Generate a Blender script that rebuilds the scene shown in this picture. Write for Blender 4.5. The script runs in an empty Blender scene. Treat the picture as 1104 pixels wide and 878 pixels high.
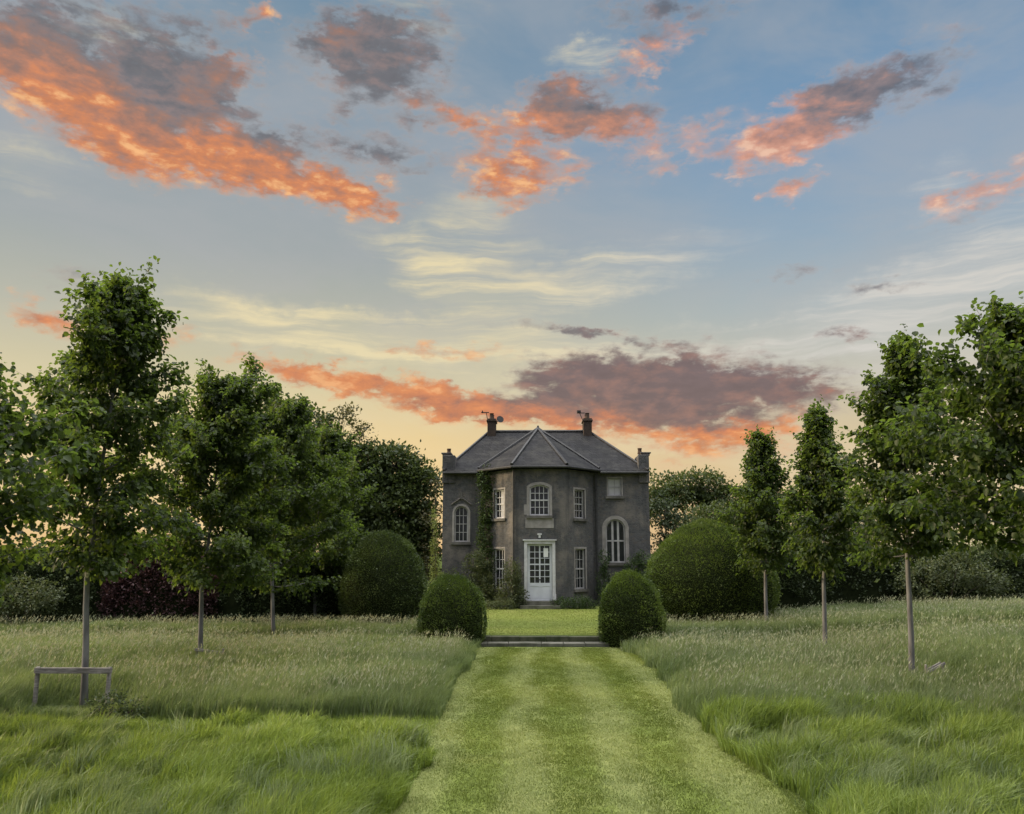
import bpy, bmesh, math, random
import numpy as np
from mathutils import Vector, Matrix
from mathutils.geometry import tessellate_polygon

R = math.radians
sc = bpy.context.scene
COL = sc.collection

# ------------------------------------------------------------------ camera
cam = bpy.data.cameras.new("camera")
cam.sensor_width = 36.0
cam.lens = 890.0 / 1104.0 * 36.0
cam.clip_start = 0.1
cam.clip_end = 5000.0
cam_ob = bpy.data.objects.new("camera", cam)
COL.objects.link(cam_ob)
cam_ob.location = (0, 0, 2.7)
cam_ob.rotation_euler = (R(100.0), 0, R(1.14))
sc.camera = cam_ob

# ------------------------------------------------------------------ exposure
sc.view_settings.view_transform = 'Standard'
sc.view_settings.look = 'None'
sc.view_settings.exposure = 0.0
sc.view_settings.gamma = 1.0
sc.view_settings.use_curve_mapping = False
sc.cycles.max_bounces = 6
sc.cycles.transmission_bounces = 4
sc.cycles.transparent_max_bounces = 4
sc.cycles.use_denoising = True

# ------------------------------------------------------------------ sun
SUN_AZ, SUN_EL = -86.0, 20.0          # degrees, azimuth from +Y (down the path) towards +X
sun = bpy.data.lights.new("sun", 'SUN')
sun.energy = SUN_E = 4.6
sun.angle = R(14.0)
sun.color = (1.0, 0.78, 0.50)
sun_ob = bpy.data.objects.new("sun", sun)
COL.objects.link(sun_ob)
sdir = Vector((math.sin(R(SUN_AZ)) * math.cos(R(SUN_EL)), math.cos(R(SUN_AZ)) * math.cos(R(SUN_EL)), math.sin(R(SUN_EL))))
sun_ob.rotation_euler = sdir.to_track_quat('Z', 'Y').to_euler()
sun_ob.location = sdir * 60

# ------------------------------------------------------------------ world sky
# cloud banks: (azimuth, elevation, half width, half height, tilt, weight) all in degrees on the sky
ORANGE = [(-32.18,27.1,4.94,2.52,-15,1), (-28.24,25.86,4.72,2.23,-25,1.1), (-23.56,25.33,5.06,2.09,-10,1.1), (-19.24,24.8,4.72,1.82,-8,1), (-15.05,24.09,4.88,1.4,-10,0.9), (-11.76,23.94,2.97,1.18,-10,0.9),
    (-34.36,28.07,3.5,2.18,0,0.8), (-23,29.81,3.66,1.05,25,0.8), (-20.18,33.97,1.42,0.9,0,0.8), (-14.17,33.19,2.29,0.84,0,0.6), (-4.76,29.1,2.78,1.03,-8,0.8), (-0.59,26.52,4.83,2.36,-8,1),
    (-1.28,24.55,3.08,1.2,0,0.7), (1.51,29.81,3.82,1.58,5,0.8), (5.99,28.67,3.4,1.37,0,0.9), (9.21,32.64,3.06,1.28,15,0.8), (10.33,26.94,3.96,1.6,10,0.6), (19.67,27.26,5.4,1.85,15,0.9),
    (17.74,26.25,3.38,1.33,10,0.7), (18.79,23.53,1.57,0.86,0,0.9), (28.85,21.37,2.12,1.07,0,0.7), (31.92,21.64,1.92,1.44,0,0.8), (-31.18,14.25,2.75,0.93,-10,1), (-23.61,13.86,1.71,0.88,-5,0.5),
    (-16.68,11.94,4,0.87,-4,1), (-11.68,11.99,4.8,0.88,-2,1), (-7.47,10.84,5.52,1.15,-10,1.1), (-3.56,10.18,4.91,1.16,-8,0.9), (-5.24,14.01,4.29,0.64,-4,0.7), (-19.17,13.14,2.1,0.61,-5,0.5),
    (1.99,9.41,8.45,1.15,0,0.9), (8.4,8.21,5.04,0.83,0,0.7), (13.34,7.44,5.45,1.12,0,0.9), (16.97,8.1,3.51,1.11,0,0.6), (5.16,6.04,12.8,0.64,0,0.25), (13.72,28.77,2.6,0.78,0,0.4),
    ]
GREY = [(-25.04,28.91,4.13,2.34,0,0.8), (-34.86,30.17,4.5,2.82,0,0.8), (-29.84,30.75,6.05,2.7,0,0.7), (-24.38,31.67,4.23,3.06,0,0.6), (-17.78,26.99,2.43,1.57,20,0.8), (-11.86,26.53,5.02,1.39,0,0.9),
    (-27.3,27.93,3.42,1.82,0,0.8), (-11.8,33.69,5.48,2.52,0,0.9), (-9.98,30.83,4.49,2.75,0,0.9), (-14.1,31.85,4.02,2.7,0,0.6), (4.98,29.69,4.14,1.92,0,0.8), (1.52,30.54,3.48,1.23,0,0.5),
    (10.7,35.26,6.12,1.73,0,0.8), (25.44,28.75,4.99,2.14,10,1.1), (21.87,28.26,3.54,1.59,10,0.4), (29.49,19.98,3,0.54,0,0.5), (-29.83,16.41,2.34,1.01,0,0.5), (8.51,12.15,8.96,2.02,3,1.1),
    (5.26,10.83,10.32,1.66,0,0.9), (12.25,10.61,6.77,1.88,-4,1), (18.61,11.06,3.77,1.46,0,0.9), (4.64,12.45,5.2,1.27,0,0.7), (-0.62,9.81,5.24,0.9,0,0.5), (5.99,14.83,4.91,0.51,-6,0.9),
    (21.67,13.76,2,0.77,0,0.9), (19.34,18,2.34,0.53,-5,0.6), (24.42,16.85,2.16,0.46,0,0.5), (11.58,9.38,7.38,1.13,0,0.6), (2.71,15.17,2.64,0.51,0,0.4), (-0.61,15.71,3.33,0.51,0,0.4),
    (20.53,9.55,3.36,1.19,0,0.5), (-21.33,28.18,3.72,2.16,0,0.5), (-6.25,34.57,3.55,2.12,0,0.35), ]
CIRRUS = [(-16.23,15.32,11.88,1.35,-3,0.8), (-6.64,18.8,6.03,1.61,-28,0.7), (5.42,18.76,9.24,1.5,12,0.7), (-4.66,21.64,5.4,3.08,40,0.5), (-9.17,14.17,12.35,1.65,0,0.7), (29.11,15.9,7.92,3.3,25,0.9),
    (8.56,13.73,12.8,1.51,0,0.7), (20.89,14.91,7.91,1.79,15,0.6), (-33.26,22.65,3,1.55,0,0.5), (-28.74,31.01,6.78,1.48,-10,0.5), (-0.6,18.88,6.03,2.5,0,0.4), (5.05,32.64,2.78,0.97,0,0.9),
    (-7.67,35.03,4.23,2.1,0,0.3), (17.77,11.85,9.36,1.83,0,0.5), (28.1,21.89,2.08,1.62,0,0.5), ]
world = bpy.data.worlds.new("World")
sc.world = world
world.use_nodes = True


class NT:
    """small helper for node trees"""
    def __init__(self, tree):
        self.t = tree
        self.n = tree.nodes
        self.l = tree.links

    def node(self, typ, **kw):
        nd = self.n.new(typ)
        for k, v in kw.items():
            setattr(nd, k, v)
        return nd

    def put(self, sock, v):
        if isinstance(v, bpy.types.NodeSocket):
            self.l.new(v, sock)
        elif v is not None:
            sock.default_value = v

    def m(self, op, a, b=None, c=None, clamp=False):
        nd = self.node('ShaderNodeMath', operation=op, use_clamp=clamp)
        for i, v in enumerate((a, b, c)):
            if v is not None:
                self.put(nd.inputs[i], v)
        return nd.outputs[0]

    def v(self, op, a, b=None):
        nd = self.node('ShaderNodeVectorMath', operation=op)
        self.put(nd.inputs[0], a)
        if b is not None:
            self.put(nd.inputs['Scale'] if op == 'SCALE' else nd.inputs[1], b)
        return nd.outputs['Value'] if op in ('DOT_PRODUCT', 'LENGTH') else nd.outputs[0]

    def xyz(self, x, y, z):
        nd = self.node('ShaderNodeCombineXYZ')
        for i, v in enumerate((x, y, z)):
            self.put(nd.inputs[i], v)
        return nd.outputs[0]

    def sep(self, v):
        nd = self.node('ShaderNodeSeparateXYZ')
        self.put(nd.inputs[0], v)
        return nd.outputs

    def noise(self, vec, scale, detail=4, rough=0.5, dist=0.0, col=False, dim='3D'):
        nd = self.node('ShaderNodeTexNoise', noise_dimensions=dim)
        self.put(nd.inputs['Vector'], vec)
        nd.inputs['Scale'].default_value = scale
        nd.inputs['Detail'].default_value = detail
        nd.inputs['Roughness'].default_value = rough
        nd.inputs['Distortion'].default_value = dist
        return nd.outputs['Color'] if col else nd.outputs[0]

    def step(self, x, a, b, lo=0.0, hi=1.0):
        nd = self.node('ShaderNodeMapRange', interpolation_type='SMOOTHSTEP')
        self.put(nd.inputs[0], x)
        for i, v in enumerate((a, b, lo, hi)):
            self.put(nd.inputs[i + 1], v)
        return nd.outputs[0]

    def mix(self, f, a, b, blend='MIX'):
        nd = self.node('ShaderNodeMix', data_type='RGBA', blend_type=blend)
        self.put(nd.inputs[0], f)
        for s, v in ((nd.inputs[6], a), (nd.inputs[7], b)):
            if isinstance(v, (tuple, list)):
                v = tuple(v) + (1.0,) if len(v) == 3 else tuple(v)
            self.put(s, v)
        return nd.outputs[2]

    def ramp(self, f, stops):
        nd = self.node('ShaderNodeValToRGB')
        self.put(nd.inputs[0], f)
        e = nd.color_ramp.elements
        while len(e) < len(stops):
            e.new(0.5)
        for i, (p, c) in enumerate(stops):
            e[i].position = p
            e[i].color = tuple(c) + (1.0,)
        return nd.outputs[0]


def srgb(r, g, b):
    def f(c):
        c /= 255.0
        return c / 12.92 if c < 0.04045 else ((c + 0.055) / 1.055) ** 2.4
    return (f(r), f(g), f(b))


def build_sky():
    T = NT(world.node_tree)
    T.n.clear()
    out = T.node('ShaderNodeOutputWorld')
    bg = T.node('ShaderNodeBackground')
    bg.inputs['Strength'].default_value = 0.1
    T.l.new(bg.outputs[0], out.inputs[0])
    nish = T.node('ShaderNodeTexSky', sky_type='NISHITA')
    nish.sun_disc = False
    nish.sun_elevation = R(SUN_EL)
    nish.sun_rotation = R(SUN_AZ)
    nish.dust_density = 3.0
    tc = T.node('ShaderNodeTexCoord')
    d = T.v('NORMALIZE', tc.outputs['Generated'])
    x, y, z = T.sep(d)
    deg = 180.0 / math.pi
    az = T.m('MULTIPLY', T.m('ARCTAN2', x, y), deg)
    el = T.m('MULTIPLY', T.m('ARCSINE', z), deg)
    # clear sky by elevation, cool side (right) and warm side (left)
    e01 = T.m('DIVIDE', T.m('ADD', el, 10.0), 60.0, clamp=True)

    def stops(rows):
        return [((e + 10) / 60.0, srgb(*c)) for e, c in rows]
    cool = T.ramp(e01, stops([(-2, (196, 176, 150)), (3, (222, 196, 152)), (8, (214, 196, 160)), (12, (196, 193, 178)), (16, (172, 184, 188)), (21, (146, 170, 190)), (27, (122, 156, 188)), (37, (98, 136, 168))]))
    warm = T.ramp(e01, stops([(-2, (235, 185, 120)), (3, (238, 194, 130)), (7, (238, 207, 150)), (11, (216, 204, 164)), (15, (186, 186, 168)), (20, (162, 170, 170)), (27, (146, 160, 172)), (37, (112, 142, 165))]))
    side = T.step(T.m('ADD', az, T.m('MULTIPLY', T.m('SUBTRACT', T.noise(d, 2.5, 2), 0.5), 16)), 26.0, -14.0)
    base = T.mix(side, cool, warm)
    # glow where the sun has just gone down, behind the left trees
    P0 = T.xyz(az, el, 0.0)
    gx = T.v('MULTIPLY', T.v('SUBTRACT', P0, (-17.0, 4.0, 0)), (1 / 22.0, 1 / 9.0, 0))
    glow = T.step(T.v('LENGTH', gx), 1.0, 0.0)
    base = T.mix(T.m('MULTIPLY', glow, 0.6), base, srgb(252, 224, 160))

    # thin uneven veil of high haze
    hz = T.noise(T.v('MULTIPLY', P0, (0.05, 0.13, 1)), 1.0, 5, 0.6, 0.4)
    base = T.mix(T.m('MULTIPLY', T.step(hz, 0.36, 0.68), 0.42), base, T.mix(T.step(el, 20.0, 6.0), srgb(178, 178, 180), srgb(238, 222, 186)))
    # warped sky coordinates
    pn = T.v('MULTIPLY', P0, (1.0, 1.7, 1.0))
    w1 = T.v('SUBTRACT', T.noise(pn, 0.16, 3, 0.55, col=True), (0.5, 0.5, 0.5))
    w2 = T.v('SUBTRACT', T.noise(pn, 0.75, 4, 0.6, col=True), (0.5, 0.5, 0.5))
    P = T.v('ADD', P0, T.v('MULTIPLY', w1, (6.0, 2.8, 0)))
    P = T.v('ADD', P, T.v('MULTIPLY', w2, (3.0, 2.0, 0)))

    def bank(L, Pv, grow=1.35):
        acc = None
        for (a, e, hw, hh, rot, w) in L:
            mp = T.node('ShaderNodeMapping', vector_type='TEXTURE')
            T.l.new(Pv, mp.inputs[0])
            mp.inputs['Location'].default_value = (a, e, 0)
            mp.inputs['Rotation'].default_value = (0, 0, R(rot))
            mp.inputs['Scale'].default_value = (hw * grow, hh * grow, 1)
            g = T.node('ShaderNodeTexGradient', gradient_type='SPHERICAL')
            T.l.new(mp.outputs[0], g.inputs[0])
            s = g.outputs['Fac']
            acc = T.m('MULTIPLY', s, w) if acc is None else T.m('MULTIPLY_ADD', s, w, acc)
        return acc
    so = bank(ORANGE, P)
    sg = bank(GREY, P)
    scr = bank(CIRRUS, P, 1.5)
    # billow noise, sampled twice: the offset sample towards the light gives relief
    pr_ = T.node('ShaderNodeMapping')
    T.l.new(pn, pr_.inputs[0])
    pr_.inputs['Rotation'].default_value = (0, 0, R(14))
    pr_.inputs['Scale'].default_value = (0.86, 1.10, 1)
    pn = pr_.outputs[0]
    n1 = T.noise(pn, 0.42, 8, 0.56, 0.2)
    pl = T.v('ADD', pn, (-0.5, -0.75, 0))
    n1b = T.noise(pl, 0.42, 8, 0.56, 0.2)
    relief = T.m('SUBTRACT', n1, n1b)
    nf = T.noise(pn, 1.9, 6, 0.65)
    tot = T.m('ADD', so, sg)
    dens = T.m('ADD', T.m('MULTIPLY', tot, 1.05), T.m('MULTIPLY', T.m('SUBTRACT', n1, 0.5), 1.9))
    dens = T.m('ADD', dens, T.m('MULTIPLY', T.m('SUBTRACT', nf, 0.5), 0.42))
    brk = T.noise(pn, 0.62, 5, 0.6, 0.2)
    dens = T.m('SUBTRACT', dens, T.m('MULTIPLY', T.step(brk, 0.56, 0.26), 0.55))
    dens = T.m('MULTIPLY', dens, T.step(tot, 0.02, 0.25))
    alpha = T.m('POWER', T.step(dens, -0.10, 1.15), 1.0)
    thick = T.step(dens, 0.30, 1.15)
    # share of orange against grey
    ratio = T.m('DIVIDE', so, T.m('ADD', tot, 0.001))
    ratio = T.m('ADD', ratio, T.m('MULTIPLY', relief, 1.3))
    ratio = T.m('ADD', ratio, T.m('MULTIPLY', T.m('SUBTRACT', nf, 0.5), 0.25))
    ratio = T.m('ADD', ratio, T.m('MULTIPLY', T.m('SUBTRACT', T.noise(pn, 0.33, 4, 0.6), 0.5), 1.1))
    ratio = T.m('MULTIPLY_ADD', ratio, 0.76, 0.05, clamp=True)
    # fiery on the left, pink on the right
    fire = T.step(az, 18.0, -4.0)
    thin_o = T.mix(fire, srgb(224, 176, 152), srgb(238, 172, 116))
    deep_o = T.mix(fire, srgb(190, 130, 112), srgb(222, 124, 70))
    orange = T.mix(thick, thin_o, deep_o)
    orange = T.mix(T.step(relief, 0.02, -0.16), orange, srgb(166, 104, 82))
    orange = T.mix(T.m('MULTIPLY', T.step(relief, 0.03, 0.2), 0.6), orange, srgb(252, 160, 84))
    low = T.step(el, 17.0, 13.0)
    thin_g = T.mix(low, srgb(170, 168, 168), srgb(186, 160, 146))
    deep_g = T.mix(low, srgb(106, 104, 108), srgb(122, 100, 100))
    grey = T.mix(thick, thin_g, deep_g)
    grey = T.mix(T.m('MULTIPLY', T.step(relief, 0.0, 0.2), 0.6), grey, srgb(186, 164, 152))
    fireramp = T.ramp(ratio, [(0.0, srgb(114, 112, 116)), (0.22, srgb(138, 122, 120)), (0.45, srgb(158, 120, 104)), (0.66, srgb(190, 128, 98)), (0.84, srgb(220, 136, 84)), (1.0, srgb(246, 182, 120))])
    pinkramp = T.ramp(ratio, [(0.0, srgb(108, 108, 116)), (0.3, srgb(140, 124, 124)), (0.6, srgb(196, 142, 122)), (0.85, srgb(222, 160, 134)), (1.0, srgb(236, 190, 162))])
    lowramp = T.ramp(ratio, [(0.0, srgb(118, 98, 100)), (0.3, srgb(146, 110, 102)), (0.6, srgb(200, 124, 90)), (0.85, srgb(224, 138, 86)), (1.0, srgb(240, 172, 116))])
    cloud = T.mix(T.m('MULTIPLY', fire, 1.0), pinkramp, fireramp)
    cloud = T.mix(low, cloud, lowramp)
    # thin margins catch the light, thick middles are dull
    edgec = T.mix(ratio, srgb(190, 180, 174), T.mix(fire, srgb(228, 186, 164), srgb(240, 184, 132)))
    cloud = T.mix(T.m('MULTIPLY', T.step(dens, 0.9, 0.1), 0.8), cloud, edgec)
    n3 = T.noise(pn, 1.0, 6, 0.65, 0.4)
    cloud = T.v('SCALE', cloud, T.m('ADD', 0.84, T.m('ADD', T.m('MULTIPLY', n3, 0.28), T.m('MULTIPLY', relief, 0.45))))
    # cirrus: thin cream streaks
    pc = T.node('ShaderNodeMapping')
    pcv = T.v('ADD', P0, T.v('MULTIPLY', w1, (3.0, 1.6, 0)))
    T.l.new(pcv, pc.inputs[0])
    pc.inputs['Rotation'].default_value = (0, 0, R(9))
    pc.inputs['Scale'].default_value = (0.075, 0.85, 1)
    ns1 = T.noise(pc.outputs[0], 1.0, 8, 0.62, 0.25)
    pd = T.node('ShaderNodeMapping')
    T.l.new(pcv, pd.inputs[0])
    pd.inputs['Rotation'].default_value = (0, 0, R(-19))
    pd.inputs['Scale'].default_value = (0.075, 0.85, 1)
    ns2 = T.noise(pd.outputs[0], 1.0, 8, 0.62, 0.25)
    fan = T.step(az, -4.0, 4.0)
    ns = T.m('ADD', T.m('MULTIPLY', ns1, T.m('SUBTRACT', 1.0, fan)), T.m('MULTIPLY', ns2, fan))
    ca = T.m('MULTIPLY', T.step(scr, 0.0, 0.7), T.step(ns, 0.38, 0.72))
    ca = T.m('ADD', ca, T.m('MULTIPLY', T.step(scr, 0.1, 1.0), 0.18), clamp=True)
    cir = T.mix(T.step(az, -6.0, 20.0), srgb(238, 222, 178), srgb(216, 212, 204))
    sky = T.mix(T.m('MULTIPLY', ca, 0.9), base, cir)
    sky = T.mix(T.m('MULTIPLY', alpha, 0.92), sky, cloud)
    # added brightness in unseen sky overhead and behind, to light garden and house
    over = T.step(el, 40.0, 62.0)
    overhead_fill = T.mix(T.noise(d, 3.0, 6, 0.6), (4.3, 4.3, 4.35), (5.8, 5.65, 5.4))
    sky = T.mix(over, sky, overhead_fill)
    back = T.m('MULTIPLY', T.step(y, 0.1, -0.5), T.step(el, 62.0, 40.0))
    backc = T.ramp(T.m('DIVIDE', el, 60.0, clamp=True), [(0.0, (0.36, 0.32, 0.34)), (0.3, (0.42, 0.45, 0.54)), (1.0, (1.3, 1.35, 1.45))])
    sky = T.mix(back, sky, backc)
    sky = T.v('SCALE', sky, 10.0)
    fin = T.v('ADD', T.v('SCALE', sky, 0.97), T.v('SCALE', nish.outputs[0], 0.03))
    T.l.new(fin, bg.inputs['Color'])
    world.cycles.sampling_method = 'MANUAL'
    world.cycles.sample_map_resolution = 512


build_sky()

# ================================================================== helpers
rng = np.random.default_rng(7)


def tag(o, label=None, cat=None, group=None, kind=None):
    if label: o['label'] = label
    if cat: o['category'] = cat
    if group: o['group'] = group
    if kind: o['kind'] = kind
    return o


def link(o, parent=None):
    COL.objects.link(o)
    if parent is not None:
        o.parent = parent
    return o


def empty(name, loc, rz=0.0):
    o = bpy.data.objects.new(name, None)
    o.empty_display_size = 0.3
    o.location = loc
    o.rotation_euler = (0, 0, rz)
    return link(o)


def mesh_np(name, V, quads=None, tris=None, mats=(), attrs=None, parent=None, loc=None, smooth=False, mat_idx=None):
    """one mesh object from numpy arrays; attrs are per-vertex floats"""
    me = bpy.data.meshes.new(name)
    V = np.asarray(V, dtype=np.float32)
    parts, tot = [], []
    if quads is not None and len(quads):
        parts.append(np.asarray(quads, dtype=np.int32).ravel()); tot.append(np.full(len(quads), 4, np.int32))
    if tris is not None and len(tris):
        parts.append(np.asarray(tris, dtype=np.int32).ravel()); tot.append(np.full(len(tris), 3, np.int32))
    li = np.concatenate(parts); lt = np.concatenate(tot)
    ls = np.concatenate(([0], np.cumsum(lt)[:-1])).astype(np.int32)
    me.vertices.add(len(V)); me.vertices.foreach_set('co', V.ravel())
    me.loops.add(len(li)); me.loops.foreach_set('vertex_index', li)
    me.polygons.add(len(lt)); me.polygons.foreach_set('loop_start', ls); me.polygons.foreach_set('loop_total', lt)
    if smooth:
        me.polygons.foreach_set('use_smooth', np.ones(len(lt), bool))
    for m_ in mats:
        me.materials.append(m_)
    if mat_idx is not None:
        me.polygons.foreach_set('material_index', np.asarray(mat_idx, np.int32))
    me.update(calc_edges=True)
    for k, a in (attrs or {}).items():
        at = me.attributes.new(k, 'FLOAT', 'POINT')
        at.data.foreach_set('value', np.asarray(a, np.float32))
    o = bpy.data.objects.new(name, me)
    if loc is not None:
        o.location = loc
    return link(o, parent)


def mesh_bm(name, bm, mat, parent=None, loc=None, smooth=False):
    bmesh.ops.recalc_face_normals(bm, faces=bm.faces)
    me = bpy.data.meshes.new(name)
    bm.to_mesh(me); bm.free()
    if smooth:
        for p in me.polygons: p.use_smooth = True
    for m_ in (mat if isinstance(mat, (list, tuple)) else (mat,)):
        me.materials.append(m_)
    o = bpy.data.objects.new(name, me)
    if loc is not None:
        o.location = loc
    return link(o, parent)


def box(bm, c, s, M=None, bev=0.0):
    g = bmesh.ops.create_cube(bm, size=1.0)
    vs = g['verts']
    for v in vs:
        v.co = Vector((v.co.x * s[0] + c[0], v.co.y * s[1] + c[1], v.co.z * s[2] + c[2]))
    if bev > 0:
        es = list({e for v in vs for e in v.link_edges})
        r = bmesh.ops.bevel(bm, geom=es, offset=bev, segments=1, affect='EDGES')
        vs = list({v for f in r['faces'] for v in f.verts} | {v for v in vs if v.is_valid})
    if M is not None:
        for v in vs:
            v.co = M @ v.co
    return vs


def tube(bm, pts, radii, n=8, cap=True):
    rings = []
    up = Vector((0.3, 0.1, 1)).normalized()
    for i, p in enumerate(pts):
        p = Vector(p)
        a = Vector(pts[max(i - 1, 0)]); b = Vector(pts[min(i + 1, len(pts) - 1)])
        t = (b - a).normalized()
        s = t.cross(up)
        if s.length < 1e-3: s = t.cross(Vector((1, 0, 0)))
        s.normalize(); q = s.cross(t)
        rings.append([bm.verts.new(p + (s * math.cos(2 * math.pi * k / n) + q * math.sin(2 * math.pi * k / n)) * radii[i]) for k in range(n)])
    for i in range(len(rings) - 1):
        for k in range(n):
            bm.faces.new((rings[i][k], rings[i][(k + 1) % n], rings[i + 1][(k + 1) % n], rings[i + 1][k]))
    if cap:
        bm.faces.new(rings[0][::-1]); bm.faces.new(rings[-1])


def hash2(ix, iy, seed):
    h = (ix.astype(np.int64) * 374761393 + iy.astype(np.int64) * 668265263 + seed * 974711) & 0x7fffffff
    h = ((h ^ (h >> 13)) * 1274126177) & 0x7fffffff
    return ((h ^ (h >> 16)) & 0xffff) / 65535.0


def vnoise(x, y, seed=0):
    x = np.asarray(x, float); y = np.asarray(y, float)
    ix = np.floor(x); iy = np.floor(y)
    fx = x - ix; fy = y - iy
    fx = fx * fx * (3 - 2 * fx); fy = fy * fy * (3 - 2 * fy)
    a = hash2(ix, iy, seed); b = hash2(ix + 1, iy, seed); c = hash2(ix, iy + 1, seed); d = hash2(ix + 1, iy + 1, seed)
    return (a * (1 - fx) + b * fx) * (1 - fy) + (c * (1 - fx) + d * fx) * fy


def fbm(x, y, seed=0, oct=3):
    s = 0; w = 0.5; t = 0
    for i in range(oct):
        s = s + w * vnoise(np.asarray(x) * 2 ** i, np.asarray(y) * 2 ** i, seed + 17 * i); t += w; w *= 0.5
    return s / t


def sstep(x, a, b):
    t = np.clip((np.asarray(x, float) - a) / (b - a), 0, 1)
    return t * t * (3 - 2 * t)


# ================================================================== materials
def mat(name):
    m_ = bpy.data.materials.new(name)
    m_.use_nodes = True
    T = NT(m_.node_tree)
    b = T.n['Principled BSDF']
    return m_, T, b


def leaf_mat(name, dark, light, trans=0.35, tcol=None, rough=0.5, spec=0.25, obj_var=0.0):
    """foliage: each leaf its own tone between dark and light, light also passes through"""
    m_, T, b = mat(name)
    at = T.node('ShaderNodeAttribute', attribute_name='rnd')
    c = T.mix(at.outputs['Fac'], dark, light)
    geo = T.node('ShaderNodeNewGeometry')
    big = T.noise(geo.outputs['Position'], 0.9, 3)
    c = T.mix(T.m('MULTIPLY', T.step(big, 0.35, 0.7), 0.35), c, T.mix(0.5, c, light))
    T.l.new(c, b.inputs['Base Color'])
    b.inputs['Roughness'].default_value = rough
    b.inputs['Specular IOR Level'].default_value = spec
    tr = T.node('ShaderNodeBsdfTranslucent')
    tc_ = T.mix(0.7, c, tcol if tcol else light)
    T.l.new(T.v('SCALE', tc_, 1.3), tr.inputs[0])
    mx = T.node('ShaderNodeMixShader')
    mx.inputs[0].default_value = trans
    T.l.new(b.outputs[0], mx.inputs[1]); T.l.new(tr.outputs[0], mx.inputs[2])
    T.l.new(mx.outputs[0], T.n['Material Output'].inputs[0])
    return m_


def plain(name, c1, c2, scale=6.0, rough=0.8, bump=0.2, spec=0.3, stretch=(1, 1, 1), detail=6):
    m_, T, b = mat(name)
    tc = T.node('ShaderNodeTexCoord')
    p = T.v('MULTIPLY', tc.outputs['Object'], stretch)
    n = T.noise(p, scale, detail, 0.6)
    n2 = T.noise(p, scale * 0.23, 3, 0.6)
    f = T.step(T.m('ADD', T.m('MULTIPLY', n, 0.6), T.m('MULTIPLY', n2, 0.5)), 0.35, 0.75)
    T.l.new(T.mix(f, c1, c2), b.inputs['Base Color'])
    b.inputs['Roughness'].default_value = rough
    b.inputs['Specular IOR Level'].default_value = spec
    if bump:
        bp = T.node('ShaderNodeBump')
        bp.inputs['Strength'].default_value = bump
        bp.inputs['Distance'].default_value = 0.02
        T.l.new(n, bp.inputs['Height']); T.l.new(bp.outputs[0], b.inputs['Normal'])
    return m_


def stone_wall_mat():
    m_, T, b = mat('rubble_stone')
    tc = T.node('ShaderNodeTexCoord')
    P = tc.outputs['Object']
    wv = T.v('SUBTRACT', T.noise(P, 2.5, 3, col=True), (0.5, 0.5, 0.5))
    Pw = T.v('ADD', P, T.v('SCALE', wv, 0.10))
    vo = T.node('ShaderNodeTexVoronoi', feature='F1')
    T.l.new(T.v('MULTIPLY', Pw, (1.0, 1.0, 1.7)), vo.inputs['Vector']); vo.inputs['Scale'].default_value = 6.5
    ve = T.node('ShaderNodeTexVoronoi', feature='DISTANCE_TO_EDGE')
    T.l.new(T.v('MULTIPLY', Pw, (1.0, 1.0, 1.7)), ve.inputs['Vector']); ve.inputs['Scale'].default_value = 6.5
    sx, sy, sz = T.sep(vo.outputs['Color'])
    stone = T.mix(sx, (0.074, 0.075, 0.080), (0.128, 0.126, 0.130))
    stone = T.mix(T.step(sy, 0.75, 0.95), stone, (0.125, 0.112, 0.105))
    joint = T.step(ve.outputs['Distance'], 0.03, 0.10)
    c = T.mix(joint, (0.112, 0.110, 0.110), stone)
    # weathering: broad dark algae streaks and pale lime patches
    big = T.noise(T.v('MULTIPLY', P, (1.0, 1.0, 0.35)), 0.9, 5, 0.6)
    c = T.mix(T.m('MULTIPLY', T.step(big, 0.48, 0.66), 0.75), c, (0.048, 0.049, 0.050))
    pale = T.noise(P, 0.55, 5, 0.65)
    c = T.mix(T.m('MULTIPLY', T.step(pale, 0.47, 0.62), 0.7), c, (0.235, 0.208, 0.185))
    streak = T.noise(T.v('MULTIPLY', P, (2.6, 2.6, 0.16)), 1.0, 5, 0.65)
    c = T.mix(T.m('MULTIPLY', T.step(streak, 0.5, 0.72), 0.6), c, (0.045, 0.047, 0.050))
    c = T.mix(T.m('MULTIPLY', T.step(streak, 0.42, 0.25), 0.4), c, (0.17, 0.165, 0.16))
    fine = T.noise(P, 26, 4, 0.7)
    c = T.mix(T.m('MULTIPLY', fine, 0.4), c, (0.05, 0.05, 0.05))
    T.l.new(c, b.inputs['Base Color'])
    b.inputs['Roughness'].default_value = 0.92
    b.inputs['Specular IOR Level'].default_value = 0.2
    bp = T.node('ShaderNodeBump'); bp.inputs['Strength'].default_value = 0.6; bp.inputs['Distance'].default_value = 0.03
    T.l.new(T.m('ADD', joint, T.m('MULTIPLY', fine, 0.5)), bp.inputs['Height'])
    T.l.new(bp.outputs[0], b.inputs['Normal'])
    return m_


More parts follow.
